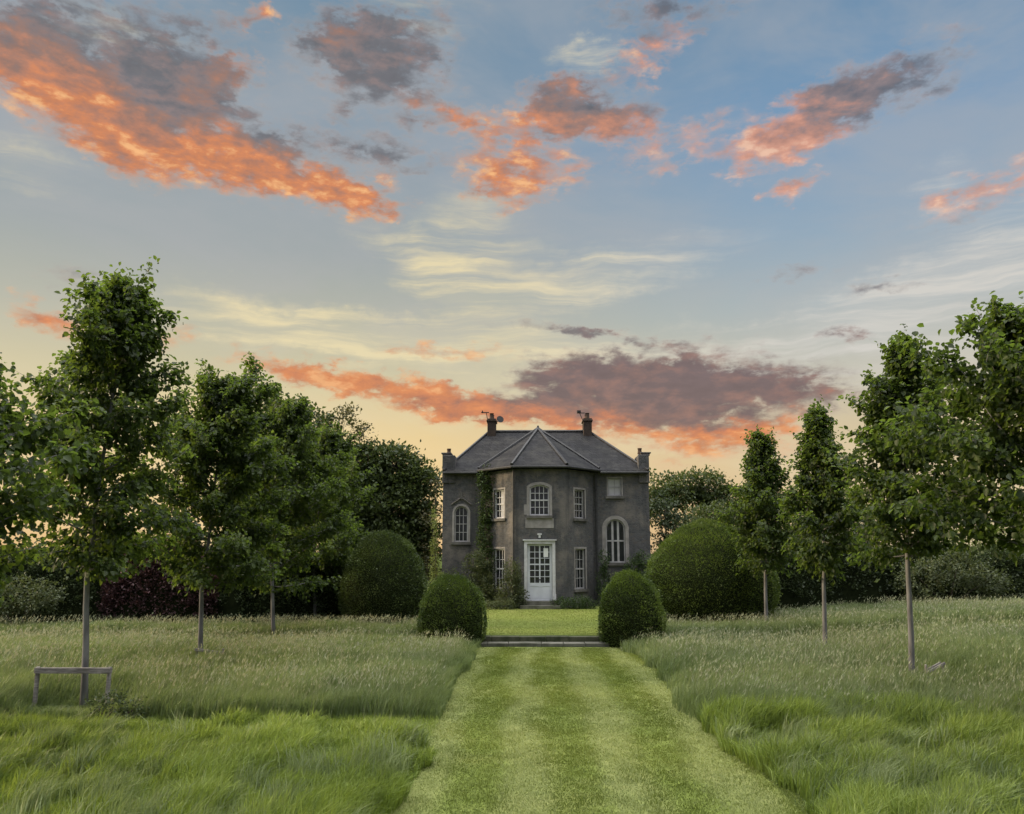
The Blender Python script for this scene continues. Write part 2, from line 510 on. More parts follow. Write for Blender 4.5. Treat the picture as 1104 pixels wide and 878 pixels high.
def slate_mat():
    m_, T, b = mat('slate')
    tc = T.node('ShaderNodeTexCoord')
    P = tc.outputs['Object']
    x, y, z = T.sep(P)
    u = T.m('ADD', x, T.m('MULTIPLY', y, 0.6))
    br = T.node('ShaderNodeTexBrick')
    br.offset = 0.5
    T.l.new(T.xyz(u, T.m('MULTIPLY', z, 1.9), 0.0), br.inputs['Vector'])
    br.inputs['Color1'].default_value = (0.014, 0.0145, 0.017, 1)
    br.inputs['Color2'].default_value = (0.028, 0.028, 0.031, 1)
    br.inputs['Mortar'].default_value = (0.008, 0.008, 0.009, 1)
    br.inputs['Scale'].default_value = 1.0
    br.inputs['Mortar Size'].default_value = 0.012
    br.inputs['Brick Width'].default_value = 0.34
    br.inputs['Row Height'].default_value = 0.30
    n = T.noise(P, 1.3, 5, 0.65)
    c = T.mix(T.m('MULTIPLY', T.step(n, 0.45, 0.65), 0.7), br.outputs['Color'], (0.040, 0.040, 0.038))
    n2 = T.noise(P, 7, 4, 0.65)
    c = T.mix(T.m('MULTIPLY', T.step(n2, 0.45, 0.65), 0.6), c, (0.012, 0.012, 0.013))
    T.l.new(c, b.inputs['Base Color'])
    b.inputs['Roughness'].default_value = 0.75
    b.inputs['Specular IOR Level'].default_value = 0.12
    bp = T.node('ShaderNodeBump'); bp.inputs['Strength'].default_value = 0.5; bp.inputs['Distance'].default_value = 0.02
    T.l.new(T.m('ADD', br.outputs['Fac'], T.m('MULTIPLY', n2, -0.5)), bp.inputs['Height'])
    bp.invert = True
    T.l.new(bp.outputs[0], b.inputs['Normal'])
    return m_


def glass_mat():
    m_, T, b = mat('window_glass')
    tc = T.node('ShaderNodeTexCoord')
    n = T.noise(tc.outputs['Object'], 5.0, 3)
    b.inputs['Base Color'].default_value = (0.018, 0.020, 0.022, 1)
    b.inputs['Roughness'].default_value = 0.06
    b.inputs['Specular IOR Level'].default_value = 0.6
    bp = T.node('ShaderNodeBump'); bp.inputs['Strength'].default_value = 0.35; bp.inputs['Distance'].default_value = 0.05
    T.l.new(n, bp.inputs['Height']); T.l.new(bp.outputs[0], b.inputs['Normal'])
    return m_


M_STONE = stone_wall_mat()
M_SLATE = slate_mat()
M_GLASS = glass_mat()
M_PAINT = plain('white_paint', (0.42, 0.41, 0.41), (0.60, 0.60, 0.62), 5, 0.5, 0.08)
M_OLDPAINT = plain('weathered_paint', (0.24, 0.235, 0.235), (0.42, 0.41, 0.41), 4, 0.7, 0.15)
M_DOORPAINT = plain('door_paint', (0.50, 0.52, 0.56), (0.62, 0.64, 0.68), 3, 0.45, 0.08)
M_RENDER = plain('lime_render', (0.19, 0.175, 0.165), (0.33, 0.31, 0.295), 3.5, 0.9, 0.3)
M_SILL = plain('sill_stone', (0.07, 0.068, 0.062), (0.16, 0.15, 0.14), 5, 0.9, 0.3)
M_STEP = plain('step_stone', (0.05, 0.052, 0.035), (0.15, 0.145, 0.12), 4, 0.9, 0.4)
M_LEAD = plain('lead', (0.014, 0.014, 0.015), (0.040, 0.040, 0.042), 6, 0.5, 0.2)
M_BRICK = plain('chimney_brick', (0.030, 0.022, 0.017), (0.065, 0.047, 0.036), 8, 0.9, 0.4)
M_POT = plain('chimney_pot_clay', (0.04, 0.025, 0.018), (0.08, 0.05, 0.035), 8, 0.8, 0.2)
M_IRON = plain('dark_iron', (0.02, 0.02, 0.022), (0.05, 0.05, 0.05), 10, 0.6, 0.1)
M_REFLECTION = plain('painted_reflection', (0.40, 0.39, 0.39), (0.50, 0.49, 0.49), 3, 0.9, 0.1)  # pale colour standing in for bright reflections on two windows
M_PALE = plain('pale_white', (0.72, 0.72, 0.72), (0.8, 0.8, 0.8), 6, 0.9, 0.0)
M_BARK = plain('young_bark', (0.09, 0.088, 0.085), (0.25, 0.245, 0.245), 9, 0.9, 0.5, 0.2, (1, 1, 0.22))
M_DARKBARK = plain('old_bark', (0.035, 0.03, 0.025), (0.10, 0.085, 0.07), 6, 0.95, 0.6, 0.2, (1, 1, 0.3))
M_TIMBER = plain('grey_timber', (0.12, 0.11, 0.10), (0.30, 0.28, 0.26), 7, 0.85, 0.4, 0.2, (1, 1, 6))

M_LIME = leaf_mat('lime_leaf', (0.012, 0.021, 0.010), (0.060, 0.088, 0.022), 0.36, (0.20, 0.30, 0.035))
M_YEW = leaf_mat('clipped_yew', (0.026, 0.042, 0.018), (0.085, 0.115, 0.032), 0.15, (0.13, 0.19, 0.03))
M_BOX = leaf_mat('clipped_box', (0.034, 0.056, 0.018), (0.125, 0.170, 0.028), 0.2, (0.16, 0.24, 0.03))
M_HEDGE = leaf_mat('hedge_leaf', (0.026, 0.040, 0.020), (0.075, 0.100, 0.042), 0.2, (0.10, 0.14, 0.04))
M_COPPER = leaf_mat('copper_leaf', (0.050, 0.028, 0.031), (0.125, 0.070, 0.075), 0.2, (0.12, 0.05, 0.04))
M_OAK = leaf_mat('dark_tree_leaf', (0.026, 0.042, 0.016), (0.070, 0.095, 0.030), 0.25, (0.12, 0.16, 0.03))
M_SPARSE = leaf_mat('thin_tree_leaf', (0.045, 0.050, 0.026), (0.10, 0.095, 0.045), 0.3, (0.15, 0.14, 0.04))
M_IVY = leaf_mat('ivy_leaf', (0.020, 0.040, 0.014), (0.055, 0.090, 0.024), 0.15, (0.10, 0.15, 0.03))
M_SHRUB = leaf_mat('shrub_leaf', (0.035, 0.050, 0.024), (0.095, 0.115, 0.05), 0.25, (0.13, 0.16, 0.04))
M_BRIGHT = leaf_mat('bright_shrub_leaf', (0.060, 0.085, 0.025), (0.17, 0.20, 0.07), 0.35, (0.24, 0.30, 0.06))
M_SHADED_STEP = plain('shaded_step_stone', (0.022, 0.030, 0.012), (0.085, 0.085, 0.055), 5, 0.95, 0.4)  # greenish dark stone, lawn-edge shade put into its colour
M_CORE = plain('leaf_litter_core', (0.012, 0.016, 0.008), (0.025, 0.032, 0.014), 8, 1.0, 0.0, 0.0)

M_LUSH = leaf_mat('lush_grass_blade', (0.048, 0.085, 0.015), (0.270, 0.345, 0.080), 0.35, (0.26, 0.34, 0.04), 0.45, 0.3)
M_TALL = leaf_mat('meadow_grass_blade', (0.068, 0.106, 0.038), (0.240, 0.288, 0.128), 0.35, (0.20, 0.26, 0.06), 0.5, 0.3)
M_SEED = leaf_mat('grass_seed_head', (0.20, 0.235, 0.125), (0.37, 0.39, 0.26), 0.3, (0.36, 0.32, 0.18), 0.8, 0.1)
M_MOWN = leaf_mat('mown_grass_blade', (0.090, 0.125, 0.026), (0.250, 0.280, 0.088), 0.3, (0.24, 0.30, 0.05), 0.5, 0.3)


def ground_mat():
    m_, T, b = mat('meadow_soil')
    geo = T.node('ShaderNodeNewGeometry')
    P = geo.outputs['Position']
    n = T.noise(P, 1.6, 6, 0.65); n2 = T.noise(P, 0.12, 4, 0.6)
    c = T.mix(n, (0.030, 0.045, 0.012), (0.085, 0.115, 0.030))
    c = T.mix(T.step(n2, 0.4, 0.65), c, (0.075, 0.095, 0.035))
    T.l.new(c, b.inputs['Base Color']); b.inputs['Roughness'].default_value = 1.0; b.inputs['Specular IOR Level'].default_value = 0.0
    return m_


def turf_mat(name, stripe=True):
    """close-mown turf; the mower's passes leave paler and greener bands along the path"""
    m_, T, b = mat(name)
    geo = T.node('ShaderNodeNewGeometry')
    P = geo.outputs['Position']
    x, y, z = T.sep(P)
    n = T.noise(T.v('MULTIPLY', P, (1.0, 0.7, 1)), 9, 6, 0.7)
    n2 = T.noise(P, 0.8, 5, 0.65)
    n3 = T.noise(P, 60, 3, 0.7)
    c = T.mix(n, (0.105, 0.150, 0.026), (0.205, 0.245, 0.060))
    c = T.mix(T.m('MULTIPLY', T.step(n2, 0.42, 0.7), 0.45), c, (0.245, 0.235, 0.090))
    if stripe:
        xw = T.m('ADD', x, T.m('MULTIPLY', T.m('SUBTRACT', T.noise(P, 0.5, 3), 0.5), 0.6))
        s = T.m('SINE', T.m('MULTIPLY', T.m('ADD', xw, 0.35), 2 * math.pi / 1.25))
        c = T.mix(T.m('MULTIPLY', T.step(s, -0.7, 0.7), 0.65), c, T.mix(0.55, c, (0.31, 0.31, 0.14)))
    c = T.mix(T.m('MULTIPLY', T.step(n3, 0.5, 0.8), 0.5), c, (0.06, 0.09, 0.015))
    T.l.new(c, b.inputs['Base Color']); b.inputs['Roughness'].default_value = 0.9; b.inputs['Specular IOR Level'].default_value = 0.1
    bp = T.node('ShaderNodeBump'); bp.inputs['Strength'].default_value = 0.6; bp.inputs['Distance'].default_value = 0.03
    T.l.new(T.m('ADD', n, n3), bp.inputs['Height']); T.l.new(bp.outputs[0], b.inputs['Normal'])
    return m_


M_GROUND = ground_mat()
M_PATH = turf_mat('path_turf')
M_LAWN = turf_mat('lawn_turf', False)

# ================================================================== ground
PX0, PX1 = -1.46, 2.76        # edges of the mown path
STEP_Y = 25.3                 # line of the garden step
LAWN_Z = 0.25


def gz(x, y):
    """height of the land"""
    x = np.asarray(x, float); y = np.asarray(y, float)
    h = 0.55 * sstep(x, 5.0, 17.0) * sstep(y, 8.0, 26.0)
    h = h + LAWN_Z * sstep(y, STEP_Y - 0.05, STEP_Y + 0.35) * (1 - 0.0 * x)
    far = sstep(np.hypot(x, y), 70.0, 400.0)
    return h * (1 - far) - 1.5 * far


def graded(a, b, fine, lo, hi):
    s = [lo]
    while s[-1] < hi:
        s.append(s[-1] + fine)
    out = list(s); st = fine
    v = hi
    while v < b:
        st *= 1.35; v += st; out.append(min(v, b))
    st = fine; v = lo; pre = []
    while v > a:
        st *= 1.35; v -= st; pre.append(max(v, a))
    return np.unique(np.round(np.array(pre[::-1] + out), 3))


gx_ = graded(-2500, 2500, 0.6, -26, 26)
gy_ = np.unique(np.concatenate([graded(-2500, 3000, 0.6, 4, 50), np.array([STEP_Y - 0.05, STEP_Y + 0.05, STEP_Y + 0.15, STEP_Y + 0.25, STEP_Y + 0.35])]))
GX, GY = np.meshgrid(gx_, gy_)
nx, ny = len(gx_), len(gy_)
i0 = (np.arange(ny - 1)[:, None] * nx + np.arange(nx - 1)[None, :]).ravel()
ground = mesh_np('ground', np.stack([GX.ravel(), GY.ravel(), gz(GX, GY).ravel() - 0.004], 1),
                 quads=np.stack([i0, i0 + 1, i0 + 1 + nx, i0 + nx], 1), mats=[M_GROUND], smooth=True)
tag(ground, 'rough meadow ground under the long grass', 'ground', kind='structure')


def sheet(name, x0, x1, y0, y1, z, m_, wob, seed, label):
    ys = np.arange(y0, y1 + 1e-6, 0.25)
    xs = np.linspace(0, 1, 9)
    V = []
    for yy in ys:
        a = x0 + wob * (fbm(yy * 0.7, 0.3, seed) - 0.5) * 2; b_ = x1 + wob * (fbm(yy * 0.7, 5.3, seed + 5) - 0.5) * 2
        for s in xs:
            V.append((a + (b_ - a) * s, yy, z))
    n_ = len(xs)
    q = [(i * n_ + j, i * n_ + j + 1, (i + 1) * n_ + j + 1, (i + 1) * n_ + j) for i in range(len(ys) - 1) for j in range(n_ - 1)]
    o = mesh_np(name, V, quads=q, mats=[m_], smooth=True)
    return tag(o, label, name.replace('_', ' '), kind='structure')


sheet('path', PX0 - 0.1, PX1 + 0.1, 1.0, STEP_Y - 0.45, 0.004, M_PATH, 0.12, 3, 'mown grass path striped by the mower')
sheet('lawn', -6.5, 8.5, STEP_Y + 0.42, 39.6, LAWN_Z + 0.004, M_LAWN, 0.05, 9, 'close mown lawn in front of the house')

# ================================================================== foliage builders
def frames(N, out, droop=0.35, spread=0.9, r=None):
    """random leaf frames: long axis u (outwards and down), normal w"""
    r = r or rng
    u = out + r.normal(0, spread, (N, 3))
    u[:, 2] -= droop
    u /= np.linalg.norm(u, axis=1, keepdims=True) + 1e-9
    w = r.normal(0, 0.55, (N, 3)); w[:, 2] += 0.8
    w += 0.4 * out
    v = np.cross(w, u); v /= np.linalg.norm(v, axis=1, keepdims=True) + 1e-9
    w = np.cross(u, v)
    return u, v, w


def leaves(C, u, v, w, L, W, rnd, six=False):
    """leaf blades folded along the midrib"""
    N = len(C)
    L = L[:, None]; W = W[:, None]
    f = 0.18 * W * w
    if six:
        P = np.stack([C, C + 0.38 * L * u + 0.5 * W * v + f, C + 0.75 * L * u + 0.36 * W * v + 0.5 * f, C + L * u - 0.15 * L * w,
                      C + 0.75 * L * u - 0.36 * W * v + 0.5 * f, C + 0.38 * L * u - 0.5 * W * v + f], 1)
        k = 6
        q = np.array([[0, 1, 2, 3], [0, 3, 4, 5]])
        b = (np.arange(N) * k)[:, None, None]
        return P.reshape(-1, 3), (b + q[None]).reshape(-1, 4), np.repeat(rnd, k)
    P = np.stack([C, C + 0.45 * L * u + 0.5 * W * v + f, C + L * u, C + 0.45 * L * u - 0.5 * W * v + f], 1)
    q = np.arange(N * 4).reshape(-1, 4)
    return P.reshape(-1, 3), q, np.repeat(rnd, 4)


def young_tree(x, y, height, trunk_h, rad, seed, label, profile, density=1.0, leaf=0.105, lean=(0, 0), girth=0.060, name='lime_tree', kick=0.0):
    """a young standard lime: straight stem, whorls of limbs, drooping heart-shaped leaves"""
    r = np.random.default_rng(seed)
    root = empty(name, (x, y, float(gz(x, y))))
    tag(root, label, 'tree', 'young lime trees lining the mown path')
    bm = bmesh.new()
    # stem
    pts, rad_ = [], []
    wob = r.normal(0, 0.02, (14, 2)).cumsum(0)
    for i in range(14):
        t = i / 13
        pts.append((lean[0] * t + kick * (min(t, .3) * -1 + max(0, t - .3) * .6) + wob[i, 0] * (1 if i > 4 else 0.4), lean[1] * t + wob[i, 1] * (1 if i > 4 else 0.4), -0.1 + (height * 0.97 + 0.1) * t))
        rad_.append(girth * (1 - 0.9 * t) * (1.25 if i == 0 else 1) + 0.004)
    tube(bm, pts, rad_, 9)
    P_ = np.array(pts)

    def stem(z):
        return np.array([np.interp(z, P_[:, 2], P_[:, 0]), np.interp(z, P_[:, 2], P_[:, 1]), z])
    ch = height - trunk_h
    nb = int(50 * density ** 0.5)
    Cs, Os, Ts = [], [], []
    pz = [p[0] for p in profile]; pr = [p[1] for p in profile]
    for k in range(nb):
        t = (k + r.uniform(0, 0.9)) / nb
        t = t ** 0.92
        z0 = trunk_h + 0.05 + t * ch * 0.90
        a = k * 2.39996 + r.normal(0, 0.35)
        ln = rad * np.interp(t, pz, pr) * r.uniform(0.62, 1.15) * (1 + 0.16 * math.sin(2 * a + seed) + 0.12 * math.sin(t * 17 + a))
        if r.random() < 0.14: ln *= 1.28
        el = R(6 + 42 * t ** 0.9 + r.normal(0, 9))
        ln /= max(math.cos(el), 0.55) ** 0.3
        p = stem(z0); path = [p.copy()]
        d = np.array([math.cos(a) * math.cos(el), math.sin(a) * math.cos(el), math.sin(el)])
        ns = 6
        for s in range(ns):
            p = p + d * ln / ns * (1.08)
            path.append(p.copy())
            d = d + np.array([r.normal(0, 0.13), r.normal(0, 0.13), 0.10 - 0.20 * (s / ns) * (1 - t) + r.normal(0, 0.06)])
            d /= np.linalg.norm(d)
        br = girth * (0.34 - 0.24 * t)
        tube(bm, path, [br * (1 - 0.82 * i / ns) + 0.002 for i in range(ns + 1)], 5)
        path = np.array(path)
        # leafy side shoots
        nt = max(3, int(9 * density * (0.35 + ln / max(rad, .1))))
        for q in range(nt):
            s = r.uniform(0.12, 1.0) ** 0.75
            i = min(int(s * ns), ns - 1); fr = s * ns - i
            c = path[i] * (1 - fr) + path[i + 1] * fr
            side = r.normal(0, 1, 3); side[2] *= 0.55; side /= np.linalg.norm(side)
            tl = (0.10 + 0.24 * r.random()) * (0.65 + 0.35 * (1 - t)) * min(1.0, rad / 1.2)
            if q < 2:
                c = path[-1]; side = d * 0.8 + 0.5 * side
            if r.random() < 0.3:
                tube(bm, [c, c + side * tl * 1.3], [0.006, 0.002], 4, False)
            nl = int(r.uniform(11, 29))
            w_ = r.random(nl)
            off = side[None] * (tl * 1.7 * w_[:, None]) + r.normal(0, 0.055 + 0.02 * (1 - t), (nl, 3))
            off[:, 2] -= 0.10 * w_ ** 2
            Cs.append(c[None] + off); Os.append(np.repeat((side * 0.6 + d * 0.3)[None], nl, 0))
            Ts.append(np.full(nl, np.clip(r.normal(0.38, 0.34), 0, 1)))
    # shoots of the leader
    for q in range(int(9 * density)):
        c = stem(trunk_h + ch * r.uniform(0.72, 0.99)); nl = 12
        Cs.append(c[None] + r.normal(0, 0.085, (nl, 3))); Os.append(r.normal(0, 0.5, (nl, 3))); Ts.append(np.full(nl, 0.5))
    # long upright sprigs standing clear of the crown
    for q in range(9):
        p = stem(trunk_h + ch * r.uniform(0.55, 0.86)); a = r.uniform(0, 2 * np.pi)
        dd = np.array([math.cos(a) * 0.55, math.sin(a) * 0.55, 0.9]); dd /= np.linalg.norm(dd)
        ln = rad * r.uniform(0.45, 0.85) * (1.1 if q < 3 else 0.9)
        tube(bm, [p, p + dd * ln * 0.5, p + dd * ln + np.array([0, 0, -0.04])], [0.012, 0.007, 0.002], 4, False)
        for s in np.linspace(0.35, 1.05, 6):
            nl = int(r.uniform(7, 13))
            Cs.append(p + dd * ln * s + r.normal(0, 0.05, (nl, 3))); Os.append(np.repeat(dd[None] * 0.4, nl, 0)); Ts.append(np.full(nl, r.uniform(0.2, 0.6)))
    C = np.concatenate(Cs); O = np.concatenate(Os); t_ = np.concatenate(Ts)
    keep = C[:, 2] > trunk_h - 0.35
    C, O, t_ = C[keep], O[keep], t_[keep]
    N = len(C)
    u, v, w = frames(N, O, 0.75, 0.55, r)
    L = leaf * r.uniform(0.5, 1.25, N); W = L * r.uniform(0.62, 0.95, N)
    V, q, rn = leaves(C, u, v, w, L, W, np.clip(t_ + r.normal(0, 0.22, N), 0, 1), True)
    mesh_bm('trunk', bm, M_BARK, root, smooth=True)
    mesh_np('crown', V, quads=q, mats=[M_LIME], attrs={'rnd': rn}, parent=root)
    return root


def lobes_tree(name, x, y, height, lobes, seed, m_, label, cat, group, n_leaf=14000, leaf=0.30, trunk_r=0.28, hollow=0.35, bark=None, gap=0.35):
    """a grown tree: trunk with limbs reaching every lobe, leaves clustered on sprays through each lobe.
    lobes: (dx, dy, z, rx, ry, rz)"""
    r = np.random.default_rng(seed)
    z0 = float(gz(x, y))
    root = empty(name, (x, y, z0))
    tag(root, label, cat, group)
    bm = bmesh.new()
    fork = min(l[2] - l[5] for l in lobes); fork = max(0.8, fork * 0.9)
    tube(bm, [(0, 0, -0.2), (0.03, 0, fork * 0.5), (0, 0.03, fork)], [trunk_r * 1.25, trunk_r, trunk_r * 0.85], 10)
    vol = np.array([l[3] * l[4] * l[5] for l in lobes]) ** 0.75
    vol /= vol.sum()
    Cs, Os, Ts = [], [], []
    for l, f in zip(lobes, vol):
        c = np.array(l[:3]); rr = np.array(l[3:])
        mid = c * 0.5 + np.array([0, 0, fork * 0.5]) + r.normal(0, 0.15, 3)
        tube(bm, [(0, 0, fork * 0.93), mid, c], [trunk_r * 0.55, trunk_r * 0.32, trunk_r * 0.14], 6)
        ns = max(8, int(n_leaf * f / 26))
        dv = r.normal(0, 1, (ns, 3)); dv /= np.linalg.norm(dv, axis=1, keepdims=True)
        rad = (hollow + (1 - hollow) * r.random(ns) ** 0.55) * (1 + r.normal(0, 0.10, ns))
        sc_ = c[None] + dv * rr[None] * rad[:, None]
        # open holes between sprays
        nz = fbm(sc_[:, 0] * 1.1 + sc_[:, 1] * 0.7 + 9, sc_[:, 2] * 1.3, seed, 2)
        sel = nz > gap * 0.95 + 0.05
        sc_, dv = sc_[sel], dv[sel]
        for i in range(0, len(sc_), 6):
            tube(bm, [c, c * 0.4 + sc_[i] * 0.6 + r.normal(0, 0.08, 3), sc_[i]], [trunk_r * 0.10, trunk_r * 0.06, 0.008], 4, False)
        for i in range(len(sc_)):
            nl = int(r.uniform(16, 36))
            sp = leaf * r.uniform(0.7, 1.5)
            Cs.append(sc_[i] + r.normal(0, 1, (nl, 3)) * np.array([sp, sp, sp * 0.55])); Os.append(np.repeat(dv[i][None], nl, 0))
            Ts.append(np.full(nl, np.clip(r.normal(0.42, 0.25), 0, 1)))
    C = np.concatenate(Cs); O = np.concatenate(Os); t_ = np.concatenate(Ts)
    keep = C[:, 2] > 0.05
    C, O, t_ = C[keep], O[keep], t_[keep]
    N = len(C)
    u, v, w = frames(N, O, 0.2, 0.8, r)
    L = leaf * r.uniform(0.55, 1.15, N); W = L * r.uniform(0.5, 0.8, N)
    V, q, rn = leaves(C, u, v, w, L, W, np.clip(t_ + r.normal(0, 0.2, N), 0, 1))
    mesh_bm('trunk', bm, bark or M_DARKBARK, root, smooth=True)
    mesh_np('crown', V, quads=q, mats=[m_], attrs={'rnd': rn}, parent=root)
    return root


def clipped(name, x, y, rx, ry, h, seed, m_, label, cat, group, n=16000, leaf=0.045, power=2.4, rough=0.05, base=0.82, tilt=0.0):
    """clipped evergreen: dense leafy skin over a dark body, domed top, sides drawn in a little at the ground"""
    r = np.random.default_rng(seed)
    z0 = float(gz(x, y))

    def surf(th, t):
        # t 0..1 from the ground to the top
        prof = np.where(t < 0.34, base + (1 - base) * np.sin(np.clip(t / 0.34, 0, 1) * math.pi / 2),
                        np.clip(1 - np.clip((t - 0.34) / 0.66, 0, 1) ** power, 0, 1) ** (1 / power))
        lump = 1 + rough * 2 * (fbm(th * 2.2 + 20, t * 4.0, seed, 3) - 0.5) * (1 - t ** 6)
        return np.stack([rx * prof * lump * np.cos(th) + tilt * t * h, ry * prof * lump * np.sin(th), h * t], -1)
    # body
    nt, na = 26, 48
    T_, A_ = np.meshgrid(1 - (1 - np.linspace(0, 1, nt)) ** 1.6, np.linspace(0, 2 * np.pi, na, endpoint=False), indexing='ij')
    # lump noise must close round the bush
    Pb = surf(np.pi - np.abs(A_ - np.pi), T_); Pb[..., 1] = np.where(A_ > np.pi, -Pb[..., 1], Pb[..., 1])
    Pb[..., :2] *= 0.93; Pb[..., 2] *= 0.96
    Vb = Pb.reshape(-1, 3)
    idx = np.arange(nt * na).reshape(nt, na)
    qb = np.stack([idx[:-1], np.roll(idx, -1, 1)[:-1], np.roll(idx, -1, 1)[1:], idx[1:]], -1).reshape(-1, 4)
    # leaves over the whole surface, evenly by area
    m2 = n * 3
    t = r.random(m2); th = r.uniform(0, 2 * np.pi, m2)
    tt = 1 - (1 - t) ** 1.6
    s = surf(np.pi - np.abs(th - np.pi), tt); s[:, 1] = np.where(th > np.pi, -s[:, 1], s[:, 1])
    w8 = np.hypot(s[:, 0] / rx, s[:, 1] / ry) + 0.25
    s = s[r.random(m2) < w8 / w8.max() * 0.6][:n]
    N = len(s)
    nrm = np.stack([s[:, 0] / rx ** 2, s[:, 1] / ry ** 2, 0.7 * np.clip(s[:, 2] - 0.42 * h, 0, None) / (0.5 * h) ** 2], 1)
    nrm /= np.linalg.norm(nrm, axis=1, keepdims=True)
    s = s + nrm * r.uniform(-0.8, 0.35, N)[:, None] * leaf + r.normal(0, 0.004, (N, 3))
    bump = fbm(s[:, 0] * 3.1 + s[:, 1] * 2.3 + 11, s[:, 2] * 3.3, seed + 7, 3) - 0.5
    s = s + nrm * (bump * 0.16)[:, None]
    stray = r.random(N) < 0.05
    s[stray] += nrm[stray] * leaf * r.uniform(0.6, 2.2, stray.sum())[:, None]
    u, v, w = frames(N, nrm * 1.3, -0.25, 0.5, r)
    L = leaf * r.uniform(0.8, 1.7, N); W = leaf * r.uniform(0.45, 0.9, N)
    pt = fbm(s[:, 0] * 2.5 + s[:, 1] * 1.9 + 50, s[:, 2] * 2.5, seed + 3, 3)
    V, q, rn = leaves(s, u, v, w, L, W, np.clip((pt - 0.5) * 2.2 + 0.45 + r.normal(0, 0.24, N), 0, 1))
    VV = np.concatenate([Vb, V]); QQ = np.concatenate([qb, q + len(Vb)])
    o = mesh_np(name, VV, quads=QQ, mats=[M_CORE, m_], attrs={'rnd': np.concatenate([np.full(len(Vb), 0.2), rn])}, loc=(x, y, z0 - 0.02),
                mat_idx=np.concatenate([np.zeros(len(qb)), np.ones(len(q))]))
    return tag(o, label, cat, group)


def hedge(name, pts, width, h0, seed, m_, label, cat, n=26000, leaf=0.075, wob=0.3, group=None, patches=None):
    """a loose hedge along a line: lumpy dark body, leaf sprays over top and sides. pts: (x, y, height)"""
    r = np.random.default_rng(seed)
    pts = np.array(pts, float)
    seg = np.hypot(np.diff(pts[:, 0]), np.diff(pts[:, 1])); cum = np.concatenate([[0], np.cumsum(seg)])
    Ltot = cum[-1]
    # direction across
    def at(s):
        return np.stack([np.interp(s, cum, pts[:, k]) for k in range(3)], -1)

    def surf(s, a):
        # a: 0..1 round the section from the near foot over the top to the far foot
        p = at(s)
        e = 0.02
        dd = at(np.clip(s + e, 0, Ltot)) - at(np.clip(s - e, 0, Ltot)); dd = dd[..., :2]; dd = dd / (np.linalg.norm(dd, axis=-1, keepdims=True) + 1e-9)
        nx_, ny_ = dd[..., 1], -dd[..., 0]
        ang = a * np.pi
        cx = np.cos(ang); cz = np.sin(ang)
        cx = np.sign(cx) * np.abs(cx) ** 0.5; cz = cz ** 0.5
        endt = np.sqrt(np.clip(np.minimum(s, Ltot - s) / (width * 0.6), 0, 1))
        hh = p[..., 2] * (0.80 + 0.4 * fbm(s * 0.55, a * 1.5, seed, 3) * (1 + wob) - 0.2 * wob) * (0.35 + 0.65 * endt)
        ww = width * 0.5 * (0.8 + 0.4 * fbm(s * 0.9 + 40, a * 3, seed + 2, 3)) * (0.3 + 0.7 * endt)
        X = p[..., 0] + nx_ * cx * ww; Y = p[..., 1] + ny_ * cx * ww
        return np.stack([X, Y, gz(X, Y) + hh * cz - 0.05], -1), np.stack([nx_ * cx, ny_ * cx, cz], -1)
    ns = int(Ltot / 0.25) + 2; na = 16
    S_, A_ = np.meshgrid(np.linspace(0, Ltot, ns), np.linspace(0, 1, na), indexing='ij')
    Pb, Nb = surf(S_, A_)
    c0 = at(S_)
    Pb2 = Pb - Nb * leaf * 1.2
    idx = np.arange(ns * na).reshape(ns, na)
    qb = np.stack([idx[:-1, :-1], idx[1:, :-1], idx[1:, 1:], idx[:-1, 1:]], -1).reshape(-1, 4)
    nsp = n // 9
    s = r.uniform(0, Ltot, nsp); a = r.uniform(0, 0.72, nsp)
    c, nn = surf(s, a)
    c = c + nn * np.abs(r.normal(0, leaf * 1.1, nsp))[:, None]
    C = np.repeat(c, 9, 0) + r.normal(0, leaf * 0.8, (nsp * 9, 3)); O = np.repeat(nn, 9, 0)
    tone = np.repeat(np.clip(r.normal(0.4, 0.2, nsp) + (fbm(s * 0.8, a * 3, seed + 9) - 0.5), 0, 1), 9)
    N = len(C)
    u, v, w = frames(N, O, 0.0, 0.7, r)
    L = leaf * r.uniform(0.7, 1.5, N); W = L * r.uniform(0.45, 0.8, N)
    V, q, rn = leaves(C, u, v, w, L, W, np.clip(tone + r.normal(0, 0.15, N), 0, 1))
    VV = np.concatenate([Pb2.reshape(-1, 3), V]); QQ = np.concatenate([qb, q + ns * na])
    o = mesh_np(name, VV, quads=QQ, mats=[M_CORE, m_], attrs={'rnd': np.concatenate([np.full(ns * na, 0.2), rn])},
                mat_idx=np.concatenate([np.zeros(len(qb)), np.ones(len(q))]))
    return tag(o, label, cat, group)


